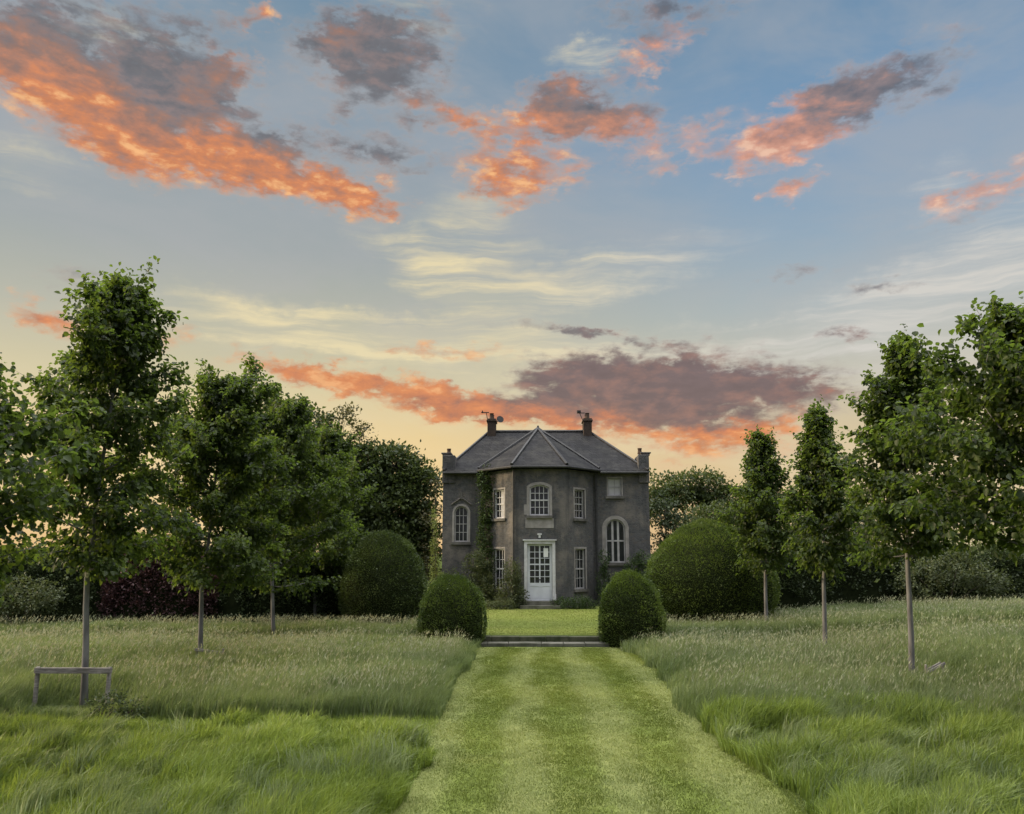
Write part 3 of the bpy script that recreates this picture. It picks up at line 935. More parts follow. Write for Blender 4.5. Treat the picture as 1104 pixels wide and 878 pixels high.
def loose_shrub(name, x, y, blobs, seed, m_, label, cat='shrub', group=None, n=3000, leaf=0.07, z=None):
    """free-growing shrub: stems from the ground and leaf sprays. blobs: (dx, dy, z, rx, ry, rz)"""
    r = np.random.default_rng(seed)
    z0 = float(gz(x, y)) if z is None else z
    root = empty(name, (x, y, z0))
    tag(root, label, cat, group)
    bm = bmesh.new()
    Cs, Os, Ts = [], [], []
    vol = np.array([b[3] * b[5] for b in blobs]); vol /= vol.sum()
    for b, f in zip(blobs, vol):
        c = np.array(b[:3]); rr = np.array(b[3:])
        tube(bm, [(c[0] * 0.05, c[1] * 0.05, -0.05), tuple(c * 0.6 + r.normal(0, 0.03, 3)), tuple(c)], [0.03, 0.02, 0.01], 5)
        ns = max(6, int(n * f / 10))
        dv = r.normal(0, 1, (ns, 3)); dv /= np.linalg.norm(dv, axis=1, keepdims=True)
        sc_ = c + dv * rr * (0.35 + 0.65 * r.random(ns) ** 0.5)[:, None] * (1 + r.normal(0, 0.12, ns))[:, None]
        Cs.append(np.repeat(sc_, 10, 0) + r.normal(0, leaf * 0.9, (ns * 10, 3))); Os.append(np.repeat(dv, 10, 0))
        Ts.append(np.repeat(np.clip(r.normal(0.45, 0.22, ns), 0, 1), 10))
    C = np.concatenate(Cs); O = np.concatenate(Os); t_ = np.concatenate(Ts)
    k = C[:, 2] > 0.0
    C, O, t_ = C[k], O[k], t_[k]
    N = len(C)
    u, v, w = frames(N, O, 0.2, 0.8, r)
    L = leaf * r.uniform(0.7, 1.4, N); W = L * r.uniform(0.5, 0.85, N)
    V, q, rn = leaves(C, u, v, w, L, W, np.clip(t_ + r.normal(0, 0.15, N), 0, 1))
    mesh_bm('stems', bm, M_DARKBARK, root)
    mesh_np('foliage', V, quads=q, mats=[m_], attrs={'rnd': rn}, parent=root)
    return root

# ================================================================== the house
house = empty('stone_house', (0.5, 38.0, LAWN_Z))
tag(house, 'grey two-storey stone house with slate hipped roof and canted central bay', 'house')


def outline(u0, u1, z0, z1, rise=0.0, n=12):
    """opening outline, anticlockwise from bottom left; rise > 0 gives an arched head that high"""
    if rise <= 0:
        return [(u0, z0), (u1, z0), (u1, z1), (u0, z1)]
    w = (u1 - u0) / 2; c = (u0 + u1) / 2
    rr = (w * w + rise * rise) / (2 * rise)
    a = math.asin(min(1.0, w / rr))
    if rise > w: a = math.pi - a
    pts = [(u0, z0), (u1, z0)]
    for i in range(n + 1):
        t = a - 2 * a * i / n
        pts.append((c + rr * math.sin(t), z1 - rr + rr * math.cos(t)))
    return pts


class Plane3:
    """a wall plane from plan point p to q, outward normal on the right of p->q"""
    def __init__(self, p, q):
        self.p = Vector((p[0], p[1], 0)); d = Vector((q[0] - p[0], q[1] - p[1], 0)); self.L = d.length
        self.d = d.normalized(); self.n = Vector((self.d.y, -self.d.x, 0))

    def at(self, u, n, z):
        return self.p + self.d * u + self.n * n + Vector((0, 0, z))


def add_wall(bm, pl, z0, z1, holes, depth=0.2):
    outer = [(0, z0), (pl.L, z0), (pl.L, z1), (0, z1)]
    loops = [outer] + [h[::-1] for h in holes]
    flat = [Vector((u, z, 0)) for lp in loops for u, z in lp]
    tri = tessellate_polygon([[Vector((u, z, 0)) for u, z in lp] for lp in loops])
    vs = [bm.verts.new(pl.at(v.x, 0, v.y)) for v in flat]
    for t in tri:
        try: bm.faces.new([vs[i] for i in t])
        except ValueError: pass
    k = len(outer)
    for h in holes:
        n = len(h); f = vs[k:k + n]; k += n
        hb = [bm.verts.new(pl.at(u, -depth, z)) for u, z in h[::-1]]
        for i in range(n):
            bm.faces.new((f[i], f[(i + 1) % n], hb[(i + 1) % n], hb[i]))


def ring(bm, pl, outer, inner, n0, n1):
    """frame between two outlines, from depth n0 to n1 (n1 in front)"""
    n = len(outer)
    A = [[bm.verts.new(pl.at(u, d, z)) for u, z in o] for o, d in ((outer, n0), (outer, n1), (inner, n1), (inner, n0))]
    for a in range(4):
        for i in range(n):
            b = (a + 1) % 4
            bm.faces.new((A[a][i], A[a][(i + 1) % n], A[b][(i + 1) % n], A[b][i]))


def slab(bm, pl, u0, u1, z0, z1, n0, n1):
    P_ = [pl.at(u, n, z) for n in (n0, n1) for z in (z0, z1) for u in (u0, u1)]
    v = [bm.verts.new(p) for p in P_]
    for f in ((0, 1, 3, 2), (4, 6, 7, 5), (0, 4, 5, 1), (2, 3, 7, 6), (0, 2, 6, 4), (1, 5, 7, 3)):
        bm.faces.new([v[i] for i in f])


def poly(bm, pl, pts, n):
    bm.faces.new([bm.verts.new(pl.at(u, n, z)) for u, z in pts])


def window(pl, u0, u1, z0, z1, rise=0.0, cols=3, rows=4, meet=True, surround=0.11, mat_f=None, pane_reflection=None, reflection_u=(0.0, 1.0), sill=True, mull=None, sill_mat=None):
    mat_f = mat_f or M_OLDPAINT
    ol = lambda e: outline(u0 - e, u1 + e, z0 - e, z1 + e, (rise + (e * 0.4 if rise else 0)) if rise else 0)
    fw = 0.06
    bm = bmesh.new()
    ring(bm, pl, ol(-0.005), ol(-fw), -0.17, -0.07)
    a0, a1, b0, b1 = u0 + fw, u1 - fw, z0 + fw, z1 - fw

    def top(u):
        if not rise: return b1
        w = (a1 - a0) / 2; c = (a0 + a1) / 2; r_ = rise - 0.4 * fw
        rr = (w * w + r_ * r_) / (2 * r_)
        return b1 - rr + math.sqrt(max(0, rr * rr - (u - c) ** 2))
    for i in range(1, cols):
        u = a0 + (a1 - a0) * i / cols
        bw = 0.014
        if mull: bw = 0.048
        slab(bm, pl, u - bw, u + bw, b0, top(u) - 0.004, -0.145, -0.105)
    for j in range(1, rows):
        z = b0 + (b1 - b0) * j / rows
        hw = 0.032 if (meet and j == rows // 2) else 0.013
        x0, x1 = a0, a1
        if rise:
            zs = b1 - (rise - 0.4 * fw)
            if z > zs:
                k = [u for u in np.linspace(a0, a1, 200) if top(u) > z + hw]
                if not k: continue
                x0, x1 = k[0], k[-1]
        slab(bm, pl, x0, x1, z - hw, z + hw, -0.142, -0.100 + (0.006 if hw > 0.02 else 0))
    w = mesh_bm('window', bm, mat_f, house)
    bm = bmesh.new(); poly(bm, pl, ol(-fw * 0.5), -0.130)
    mesh_bm('pane', bm, M_GLASS, w)
    if surround:
        bm = bmesh.new(); ring(bm, pl, ol(surround), ol(0.002), -0.03, 0.022)
        mesh_bm('surround', bm, sill_mat or M_RENDER, w)
    if sill:
        bm = bmesh.new(); slab(bm, pl, u0 - 0.14, u1 + 0.14, z0 - 0.125, z0 - 0.004, -0.165, 0.09)
        mesh_bm('sill', bm, M_SILL, w)
    if pane_reflection:
        bm = bmesh.new(); slab(bm, pl, u0 + 0.05 + reflection_u[0] * (u1 - u0), u1 - 0.05 - (1 - reflection_u[1]) * (u1 - u0), z0 + pane_reflection[0] * (z1 - z0) + 0.04, z0 + pane_reflection[1] * (z1 - z0) - 0.05, -0.128, -0.122)
        mesh_bm('pane_reflection', bm, M_REFLECTION, w)  # pale slab before the opaque glass, painted stand-in for a reflection
    return w


def build_house():
    E_ = 6.25
    c = [(-4.62, 9.8), (-4.62, 1.8), (-2.62, 1.8), (-1.15, 0.0), (1.15, 0.0), (2.62, 1.8), (5.27, 1.8), (5.27, 9.8)]
    P = [Plane3(c[i], c[(i + 1) % 8]) for i in range(8)]
    left_side, front_l, bay_l, bay_c, bay_r, front_r, right_side, back = P
    W = {}
    W['gothic'] = (0.57, 1.23, 2.95, 4.65, 0.36)
    W['bl_up'] = (0.78, 1.58, 4.02, 5.36, 0)
    W['bl_lo'] = (0.78, 1.58, 0.80, 2.62, 0)
    W['bc_up'] = (0.70, 1.60, 4.12, 5.52, 0.14)
    W['door'] = (0.585, 1.715, 0.32, 2.84, 0)
    W['br_up'] = (0.76, 1.56, 4.02, 5.36, 0)
    W['br_lo'] = (0.76, 1.56, 0.80, 2.62, 0)
    W['small'] = (0.70, 1.34, 5.12, 5.98, 0)
    W['arched'] = (0.55, 1.47, 1.98, 4.02, 0.46)
    H = {k: outline(*v) for k, v in W.items()}
    bm = bmesh.new()
    add_wall(bm, left_side, -0.3, E_, [])
    add_wall(bm, front_l, -0.3, E_, [H['gothic']])
    add_wall(bm, bay_l, -0.3, E_, [H['bl_up'], H['bl_lo']])
    add_wall(bm, bay_c, -0.3, E_, [H['bc_up'], H['door']])
    add_wall(bm, bay_r, -0.3, E_, [H['br_up'], H['br_lo']])
    add_wall(bm, front_r, -0.3, E_, [H['small'], H['arched']])
    add_wall(bm, right_side, -0.3, E_, [])
    add_wall(bm, back, -0.3, E_, [])
    mesh_bm('wall', bm, M_STONE, house)
    # windows
    window(front_l, *W['gothic'], cols=3, rows=4, meet=False, surround=0.10)
    window(bay_l, *W['bl_up'], cols=3, rows=4, surround=0.09, mat_f=M_PAINT, pane_reflection=(0.0, 1.0), reflection_u=(0.42, 1.0))  # right part of the glass painted as a bright reflection
    window(bay_l, *W['bl_lo'], cols=3, rows=4, surround=0.09, mat_f=M_PAINT)
    window(bay_c, *W['bc_up'], cols=4, rows=4, surround=0.13, mat_f=M_PAINT)
    window(bay_r, *W['br_up'], cols=3, rows=4, surround=0.09)
    window(bay_r, *W['br_lo'], cols=3, rows=4, surround=0.09)
    window(front_r, *W['small'], cols=2, rows=2, surround=0.06, pane_reflection=(0.0, 1.0))  # whole pane painted pale as if reflecting
    window(front_r, *W['arched'], cols=3, rows=2, meet=True, surround=0.17, mull=True)
    # pointed hood over the left window, blind niche head
    bm = bmesh.new()
    gu = 0.90
    for s in (-1, 1):
        tube(bm, [front_l.at(gu + s * 0.48, 0.03, 4.72), front_l.at(gu + s * 0.05, 0.03, 5.02)], [0.035, 0.035], 6)
    slab(bm, front_l, gu - 0.05, gu + 0.05, 4.98, 5.34, 0.004, 0.07)
    mesh_bm('window_hood', bm, M_SILL, house)
    # lime render panels left round the bay windows
    bm = bmesh.new()
    slab(bm, bay_c, 0.50, 1.80, 3.55, 3.99, 0.003, 0.016)
    slab(bm, bay_c, 0.44, 0.58, 4.16, 4.62, 0.003, 0.014)
    mesh_bm('render_patch', bm, M_RENDER, house)
    # string of base stones
    for pl, a, b in ((front_l, 0.02, front_l.L - 0.02), (bay_l, 0.02, bay_l.L - 0.02), (bay_r, 0.02, bay_r.L - 0.02), (front_r, 0.02, front_r.L - 0.02),
                     (bay_c, 0.02, 0.42), (bay_c, 1.88, bay_c.L - 0.02)):
        bm = bmesh.new()
        slab(bm, pl, a, b, -0.25, 0.34, 0.004, 0.06)
        mesh_bm('plinth', bm, M_STONE, house)
    # ---- door
    d0, d1, dz0, dz1, _ = W['door']
    bm = bmesh.new()
    ol = lambda e, b: [(d0 - e, dz0 - b), (d1 + e, dz0 - b), (d1 + e, dz1 + e), (d0 - e, dz1 + e)]
    ring(bm, bay_c, ol(0.14, 0), ol(0.002, -0.002), -0.04, 0.035)
    slab(bm, bay_c, d0 - 0.20, d1 + 0.20, dz1 + 0.142, dz1 + 0.20, -0.02, 0.09)
    for s in (d0 - 0.16, d1 + 0.0):
        slab(bm, bay_c, s, s + 0.16, dz0, dz0 + 0.30, 0.036, 0.065)
    frame = mesh_bm('door_frame', bm, M_PAINT, house)
    bm = bmesh.new(); slab(bm, bay_c, 1.10, 1.20, dz1 + 0.27, dz1 + 0.44, 0.004, 0.06); slab(bm, bay_c, 1.05, 1.25, dz1 + 0.40, dz1 + 0.47, 0.004, 0.08)
    mesh_bm('keystone', bm, M_PAINT, frame)
    bm = bmesh.new()
    g0, g1, gz0, gz1 = d0 + 0.12, d1 - 0.12, dz0 + 0.78, dz1 - 0.09
    ring(bm, bay_c, [(d0 + 0.004, dz0 + 0.004), (d1 - 0.004, dz0 + 0.004), (d1 - 0.004, dz1 - 0.004), (d0 + 0.004, dz1 - 0.004)],
         [(g0, gz0), (g1, gz0), (g1, gz1), (g0, gz1)], -0.16, -0.09)
    for i in range(1, 4):
        u = g0 + (g1 - g0) * i / 4
        hw = 0.03 if i == 2 else 0.013
        slab(bm, bay_c, u - hw, u + hw, gz0, gz1, -0.145, -0.10)
    for j in range(1, 6):
        z = gz0 + (gz1 - gz0) * j / 6
        hw = 0.03 if j == 3 else 0.013
        slab(bm, bay_c, g0, g1, z - hw, z + hw, -0.142, -0.098)
    for s in (0, 1):
        u = d0 + 0.10 + s * (d1 - d0 - 0.10) / 2
        ring(bm, bay_c, [(u, dz0 + .12), (u + .44, dz0 + .12), (u + .44, dz0 + .68), (u, dz0 + .68)],
             [(u + .04, dz0 + .16), (u + .40, dz0 + .16), (u + .40, dz0 + .64), (u + .04, dz0 + .64)], -0.092, -0.078)
    door = mesh_bm('door', bm, M_DOORPAINT, house)
    bm = bmesh.new(); poly(bm, bay_c, [(g0 - .02, gz0 - .02), (g1 + .02, gz0 - .02), (g1 + .02, gz1 + .02), (g0 - .02, gz1 + .02)], -0.13)
    mesh_bm('pane', bm, M_GLASS, door)
    bm = bmesh.new(); slab(bm, bay_c, g1 - 0.27, g1 - 0.06, gz1 - 0.50, gz1 - 0.10, -0.122, -0.095)
    mesh_bm('pale_rectangle', bm, M_PALE, door)  # pale rectangle at the upper right of the door glass
    bm = bmesh.new(); tube(bm, [bay_c.at(1.15, -0.088, dz0 + 0.92), bay_c.at(1.15, -0.03, dz0 + 0.92)], [0.03, 0.035], 8)
    mesh_bm('handle', bm, M_IRON, door)
    # door steps
    bm = bmesh.new()
    slab(bm, bay_c, 0.38, 1.92, -0.1, 0.31, 0.002, 0.40)
    slab(bm, bay_c, 0.26, 2.04, -0.1, 0.15, 0.402, 0.80)
    mesh_bm('door_step', bm, M_STEP, house)
    # ---- roofs
    bm = bmesh.new()
    o = 0.24
    ez = E_ - 0.03
    A = [Vector(p) for p in ((-4.62 + 0.03, 1.8 - o, ez), (5.27 - 0.03, 1.8 - o, ez), (5.27 - 0.03, 9.8 + o, ez), (-4.62 + 0.03, 9.8 + o, ez))]
    r0, r1 = Vector((-2.6, 5.8, 8.72)), Vector((2.75, 5.8, 8.72))
    th = Vector((0, 0, 0.09))

    def roofshell(bm, faces):
        for f in faces:
            vt = [bm.verts.new(p + th) for p in f]; vb = [bm.verts.new(p) for p in f]
            bm.faces.new(vt); bm.faces.new(vb[::-1])
            n = len(f)
            for i in range(n):
                bm.faces.new((vt[i], vb[i], vb[(i + 1) % n], vt[(i + 1) % n]))
    roofshell(bm, [[A[0], A[1], r1, r0], [A[1], A[2], r1], [A[2], A[3], r0, r1], [A[3], A[0], r0]])
    roof = mesh_bm('roof', bm, M_SLATE, house)
    bm = bmesh.new()
    bz = E_ + 0.07
    B = [Vector(p) for p in ((-2.90, 1.62, bz), (-1.27, -0.26, bz), (1.27, -0.26, bz), (2.90, 1.62, bz))]
    ap, bk = Vector((0, 4.0, 8.62)), Vector((0, 6.0, 8.62))
    bl, br = Vector((-2.90, 2.2, bz)), Vector((2.90, 2.2, bz))
    roofshell(bm, [[B[0], B[1], ap], [B[1], B[2], ap], [B[2], B[3], ap], [bl, B[0], ap, bk], [B[3], br, bk, ap]])
    bay_roof = mesh_bm('bay_roof', bm, M_SLATE, house)
    # hip and ridge rolls
    up = Vector((0, 0, 0.12))
    bm = bmesh.new()
    for b in B:
        tube(bm, [b + up, ap + up], [0.075, 0.075], 6)
    tube(bm, [ap + up, bk + up], [0.07, 0.07], 6)
    tube(bm, [ap + up, ap + up + Vector((0, 0, 0.14))], [0.08, 0.04], 6)
    mesh_bm('hip_roll', bm, M_LEAD, bay_roof)
    bm = bmesh.new()
    tube(bm, [r0 + up, r1 + up], [0.085, 0.085], 6)
    for a, b in ((A[0], r0), (A[1], r1), (A[2], r1), (A[3], r0)):
        tube(bm, [a + up, b + up], [0.065, 0.065], 6)
    mesh_bm('ridge_roll', bm, M_LEAD, roof)
    # gutters and drainpipes
    bm = bmesh.new()
    g = Vector((0, -0.05, 0.0))
    tube(bm, [bl + Vector((-.05, 0, 0)), B[0] + Vector((-.04, -.04, 0)), B[1] + g, B[2] + g, B[3] + Vector((.04, -.04, 0)), br + Vector((.05, 0, 0))], [0.065] * 6, 8)
    tube(bm, [A[0] + g, Vector((-2.95, A[0].y, ez)) + g], [0.065] * 2, 8)
    tube(bm, [Vector((2.95, A[0].y, ez)) + g, A[1] + g], [0.065] * 2, 8)
    mesh_bm('gutter', bm, M_IRON, house)
    bm = bmesh.new(); tube(bm, [Vector((2.73, 1.70, ez - 0.05)), Vector((2.72, 1.71, -0.1))], [0.05, 0.05], 8)
    for z in (1.2, 3.0, 4.8): tube(bm, [Vector((2.725, 1.705, z)), Vector((2.725, 1.705, z + 0.07))], [0.065, 0.065], 8)
    mesh_bm('drainpipe', bm, M_IRON, house)
    bm = bmesh.new(); tube(bm, [Vector((-1.19, -0.06, ez)), Vector((-1.19, -0.06, -0.1))], [0.04, 0.04], 8)
    mesh_bm('drainpipe', bm, M_IRON, house)
    # ---- chimneys on the ridge
    for sx in (-2.45, 2.65):
        bm = bmesh.new()
        box(bm, (sx, 5.8, 8.95), (0.44, 0.95, 0.9), bev=0.015)
        box(bm, (sx, 5.8, 9.36), (0.54, 1.05, 0.09), bev=0.01)
        box(bm, (sx, 5.8, 9.44), (0.46, 0.97, 0.075), bev=0.01)
        ch = mesh_bm('chimney', bm, M_BRICK, house)
        for dy in (-0.26, 0.26):
            bm = bmesh.new()
            tube(bm, [(sx, 5.8 + dy, 9.46), (sx, 5.8 + dy, 9.60), (sx, 5.8 + dy, 9.74), (sx, 5.8 + dy, 9.78)], [0.13, 0.11, 0.10, 0.125], 10)
            mesh_bm('chimney_pot', bm, M_POT, ch)
        bm = bmesh.new()
        if sx < 0:
            tube(bm, [(sx + 0.2, 5.5, 9.30), (sx + 0.42, 5.4, 9.36), (sx + 0.44, 5.4, 9.42)], [0.022] * 3, 6)
            tube(bm, [(sx + 0.44, 5.38, 9.40), (sx + 0.45, 5.33, 9.42), (sx + 0.46, 5.30, 9.43)], [0.06, 0.17, 0.20], 12)
            mesh_bm('satellite_dish', bm, M_IRON, ch)
            bm = bmesh.new()
            tube(bm, [(sx - 0.2, 5.6, 9.3), (sx - 0.30, 5.6, 9.85)], [0.02, 0.02], 6)
            box(bm, (sx - 0.36, 5.6, 9.84), (0.42, 0.05, 0.05)); box(bm, (sx - 0.5, 5.6, 9.88), (0.05, 0.3, 0.1))
        else:
            tube(bm, [(sx - 0.2, 5.6, 9.3), (sx - 0.42, 5.6, 9.85)], [0.02, 0.02], 6)
            box(bm, (sx - 0.44, 5.6, 9.86), (0.2, 0.3, 0.12)); box(bm, (sx - 0.30, 5.6, 9.80), (0.35, 0.04, 0.04))
        mesh_bm('aerial', bm, M_IRON, ch)
    # ---- corner chimney stacks
    for x0, x1, pot in ((-4.66, -4.05, -4.40), (4.80, 5.31, 4.95)):
        bm = bmesh.new()
        xm = (x0 + x1) / 2
        box(bm, (xm, 2.42, 6.42), (x1 - x0, 1.40, 1.35), bev=0.02)
        s = 1 if xm > 0 else -1
        box(bm, (xm + 0.12 * s, 2.45, 7.14), (0.42, 1.0, 0.12), bev=0.01)
        box(bm, (xm + 0.14 * s, 2.45, 7.22), (0.5, 1.08, 0.06), bev=0.01)
        st = mesh_bm('chimney_stack', bm, M_STONE, house)
        bm = bmesh.new()
        tube(bm, [(pot, 2.3, 7.2), (pot, 2.3, 7.36), (pot, 2.3, 7.48)], [0.12, 0.09, 0.11], 9)
        mesh_bm('chimney_pot', bm, M_POT, st)


build_house()

# ================================================================== garden step
steps = empty('garden_step', (0.62, STEP_Y, 0))
tag(steps, 'low stone steps across the end of the mown path', 'steps')
bm = bmesh.new()
xx = -2.5
rs = random.Random(4)
while xx < 2.45:
    w = rs.uniform(0.55, 1.0); w = min(w, 2.5 - xx)
    box(bm, (xx + w / 2, -0.18 + rs.uniform(-.012, .012), 0.045), (w - 0.015, 0.46, 0.105 + rs.uniform(-.008, .008)), bev=0.012); xx += w
mesh_bm('lower_tread', bm, M_STEP, steps)
bm = bmesh.new(); xx = -2.5
while xx < 2.45:
    w = rs.uniform(0.5, 0.9); w = min(w, 2.5 - xx)
    box(bm, (xx + w / 2, 0.24 + rs.uniform(-.012, .012), 0.12), (w - 0.012, 0.36, 0.24 + rs.uniform(-.01, .01)), bev=0.012); xx += w
mesh_bm('upper_tread', bm, M_SHADED_STEP, steps)  # upper course coloured dark for the shade under the lawn edge

# ================================================================== young trees along the path
PROF_A = [(0, .62), (.10, .95), (.30, 1.0), (.5, .95), (.7, .76), (.87, .50), (1, .22)]
PROF_B = [(0, .60), (.12, .95), (.35, 1.0), (.6, .80), (.8, .52), (1, .16)]
PROF_T = [(0, .58), (.10, .90), (.28, 1.0), (.5, .98), (.65, .84), (.8, .58), (.92, .34), (1, .10)]
PROF_D = [(0, .70), (.12, 1.0), (.4, 1.0), (.65, .85), (.85, .55), (1, .2)]
PROF_C = [(0, .55), (.15, .92), (.35, 1.0), (.6, .70), (.8, .42), (1, .14)]
young_tree(-7.95, 10.4, 5.3, 2.0, 1.75, 11, 'young lime tree at the left edge, before the timber guard', PROF_A, 1.6)
young_tree(-7.79, 14.98, 8.15, 2.30, 1.32, 12, 'tallest young lime tree, rising behind the timber tree guard', PROF_T, 1.9, lean=(0.05, 0), kick=0.6)
young_tree(-7.72, 19.99, 7.15, 1.85, 1.68, 13, 'young lime tree between the tallest lime and the leafy pair on the left', PROF_D, 2.3, lean=(0.05, 0), kick=0.5)
young_tree(-7.69, 25.57, 7.3, 1.40, 1.80, 14, 'leafy young lime with low hanging foliage, second nearest the large left yew dome', PROF_D, 2.3, kick=0.5)
young_tree(-7.60, 30.2, 7.0, 1.30, 1.75, 15, 'young lime tree beside the large left yew dome, farthest of the left row', PROF_D, 2.3, kick=0.5)
young_tree(7.80, 12.6, 6.25, 2.6, 1.60, 21, 'broad young lime tree cut by the right edge of the view', PROF_A, 1.8)
young_tree(7.6, 17.2, 7.25, 2.45, 1.16, 22, 'young lime with broken rail at its foot, beside the broad lime', PROF_C, 1.7, lean=(0.22, 0))
young_tree(7.6, 22.15, 6.7, 2.1, 0.98, 23, 'slim pointed young lime, middle one of the three narrow limes on the right', PROF_C, 1.7, lean=(0.2, 0))
young_tree(7.6, 27.4, 6.55, 1.85, 1.08, 24, 'slim young lime in front of the large right yew dome', PROF_C, 1.7, lean=(0.15, 0))


def tree_guard(name, x, y, length, height, label, rail_tilt=0.0, posts=2, rz=0.0, group='timber tree guards', rail_h=0.095, pw=0.06):
    root = empty(name, (x, y, float(gz(x, y))), rz)
    tag(root, label, 'tree guard', group)
    xs = [-length / 2, length / 2][:posts]
    for px in xs:
        bm = bmesh.new(); box(bm, (px, 0, height / 2 - 0.15), (pw, pw, height + 0.3), bev=0.008)
        mesh_bm('post', bm, M_TIMBER, root)
    bm = bmesh.new()
    M = Matrix.Translation((0, -0.047, height - 0.06)) @ Matrix.Rotation(rail_tilt, 4, 'Y')
    box(bm, (0, 0, 0), (length + 0.07, 0.028, rail_h), M, bev=0.006)
    mesh_bm('rail', bm, M_TIMBER, root)
    bm = bmesh.new()
    M = Matrix.Translation((0, 0.047, height - 0.062)) @ Matrix.Rotation(rail_tilt, 4, 'Y')
    box(bm, (0, 0, 0), (length + 0.05, 0.028, rail_h * 0.95), M, bev=0.006)
    mesh_bm('rail', bm, M_TIMBER, root)
    return root


tree_guard('tree_guard', -7.93, 14.80, 1.26, 0.74, 'grey timber guard of two posts and a rail around the tallest lime')
tree_guard('tree_guard', -7.42, 19.75, 0.62, 0.50, 'low weathered stub of a guard in the grass left of the path', 0.12, rail_h=0.06, pw=0.05)
tree_guard('tree_guard', 7.95, 17.0, 0.40, 0.50, 'broken tilted guard rail in the long grass right of the path', -0.35, 2, 0.3, rail_h=0.05, pw=0.045)

# ================================================================== topiary
clipped('topiary_bush', -2.26, 25.25, 0.98, 0.95, 2.04, 31, M_BOX, 'small clipped bush left of the garden step', 'topiary', 'small clipped bushes by the step', 15000, 0.042, 2.0)
clipped('topiary_bush', 3.02, 25.2, 0.95, 0.95, 2.14, 32, M_BOX, 'small clipped bush right of the garden step', 'topiary', 'small clipped bushes by the step', 15000, 0.042, 2.0)
clipped('topiary_dome', -5.10, 29.6, 1.50, 1.6, 3.20, 33, M_YEW, 'tall clipped yew dome left of the house, behind the lime row', 'topiary', 'large yew domes', 26000, 0.05, 1.9)
clipped('topiary_dome', 6.45, 30.2, 2.30, 2.1, 3.55, 34, M_BOX, 'broad sunlit clipped dome right of the house', 'topiary', 'large yew domes', 40000, 0.05, 1.75)

# ================================================================== hedges
hedge('hedge', [(-30, 27.5, 2.5), (-22, 28.0, 2.3), (-13.6, 29.2, 2.4)], 1.8, 2, 41, M_HEDGE, 'dark field hedge at the far left behind the tallest lime', 'hedge', 36000, 0.085)
hedge('hedge', [(-14.4, 28.6, 2.7), (-12.6, 28.8, 3.0), (-10.7, 29.0, 2.7)], 1.7, 2, 42, M_COPPER, 'purple-brown copper beech hedge between two green hedges', 'hedge', 18000, 0.085)
hedge('hedge', [(-11.9, 29.6, 2.3), (-10.5, 29.8, 2.3), (-8.4, 30.8, 2.3), (-6.2, 31.6, 2.4)], 1.7, 2, 43, M_HEDGE, 'dark hedge behind the farthest left limes and beside the yew dome', 'hedge', 18000, 0.085)
hedge('hedge', [(7.6, 32.2, 2.6), (10.5, 32.8, 2.4), (15, 33.6, 2.1), (21, 33.5, 1.75), (30, 33.0, 1.8)], 1.9, 2, 44, M_HEDGE, 'long dark hedge behind the lime row on the right', 'hedge', 40000, 0.09)

# ================================================================== shrubs and climbers at the house
HB = 'shrubs against the house'
loose_shrub('climbing_ivy', -1.95, 39.35, [(-0.05, 0, 5.75, .40, .25, .75), (0.0, 0, 4.6, .40, .25, .95), (-0.05, 0, 3.3, .42, .28, .95), (-.05, -.05, 2.1, .5, .3, .9), (-.1, -.1, 1.0, .6, .35, .9)], 51, M_IVY, 'column of dark ivy climbing the wall left of the bay', 'ivy', None, 7500, 0.085, LAWN_Z)
loose_shrub('climbing_rose', -2.55, 38.75, [(-.5, 0, 0.8, .7, .4, .7), (.45, -.1, 1.5, .5, .35, .8), (0, 0, 2.0, .5, .35, .55), (.65, -.25, .7, .5, .35, .7), (-1.1, .2, 1.0, .6, .35, .7)], 52, M_SHRUB, 'bushy dark climber at the foot of the ivy column', 'shrub', HB, 6000, 0.075, LAWN_Z)
loose_shrub('flowering_shrub', -0.78, 37.65, [(0, 0, .75, .55, .35, .7), (.05, 0, 1.55, .42, .3, .6), (.32, -.05, .5, .4, .3, .5), (-.35, 0, .35, .4, .3, .35)], 53, M_SHRUB, 'tall rounded shrub just left of the white door', 'shrub', HB, 4200, 0.07, LAWN_Z)
loose_shrub('low_shrub', 1.95, 37.45, [(-.45, 0, .22, .5, .35, .3), (.25, 0, .26, .55, .35, .32), (.7, .1, .18, .4, .3, .25)], 54, M_IVY, 'low mounded shrub right of the door steps', 'shrub', HB, 3000, 0.06, LAWN_Z)
loose_shrub('low_shrub', -1.3, 37.1, [(-.3, 0, .16, .45, .3, .22), (.35, 0, .18, .4, .3, .24)], 55, M_SHRUB, 'low ground-hugging shrub left of the door steps', 'shrub', HB, 1800, 0.055, LAWN_Z)
loose_shrub('wall_shrub', 4.95, 39.2, [(0, 0, 1.6, .55, .4, .75), (-.55, 0, 1.1, .5, .4, .5), (.35, 0, 2.1, .38, .3, .45), (.4, 0, .8, .6, .4, .8)], 56, M_IVY, 'dark shrub growing under the arched window', 'shrub', HB, 4500, 0.075, LAWN_Z)
loose_shrub('wall_shrub', 3.45, 39.1, [(0, 0, 1.0, .28, .25, .9), (.05, 0, 2.0, .22, .2, .6), (.2, .0, .5, .45, .3, .5)], 57, M_IVY, 'narrow climber in the angle right of the bay', 'shrub', HB, 2400, 0.07, LAWN_Z)
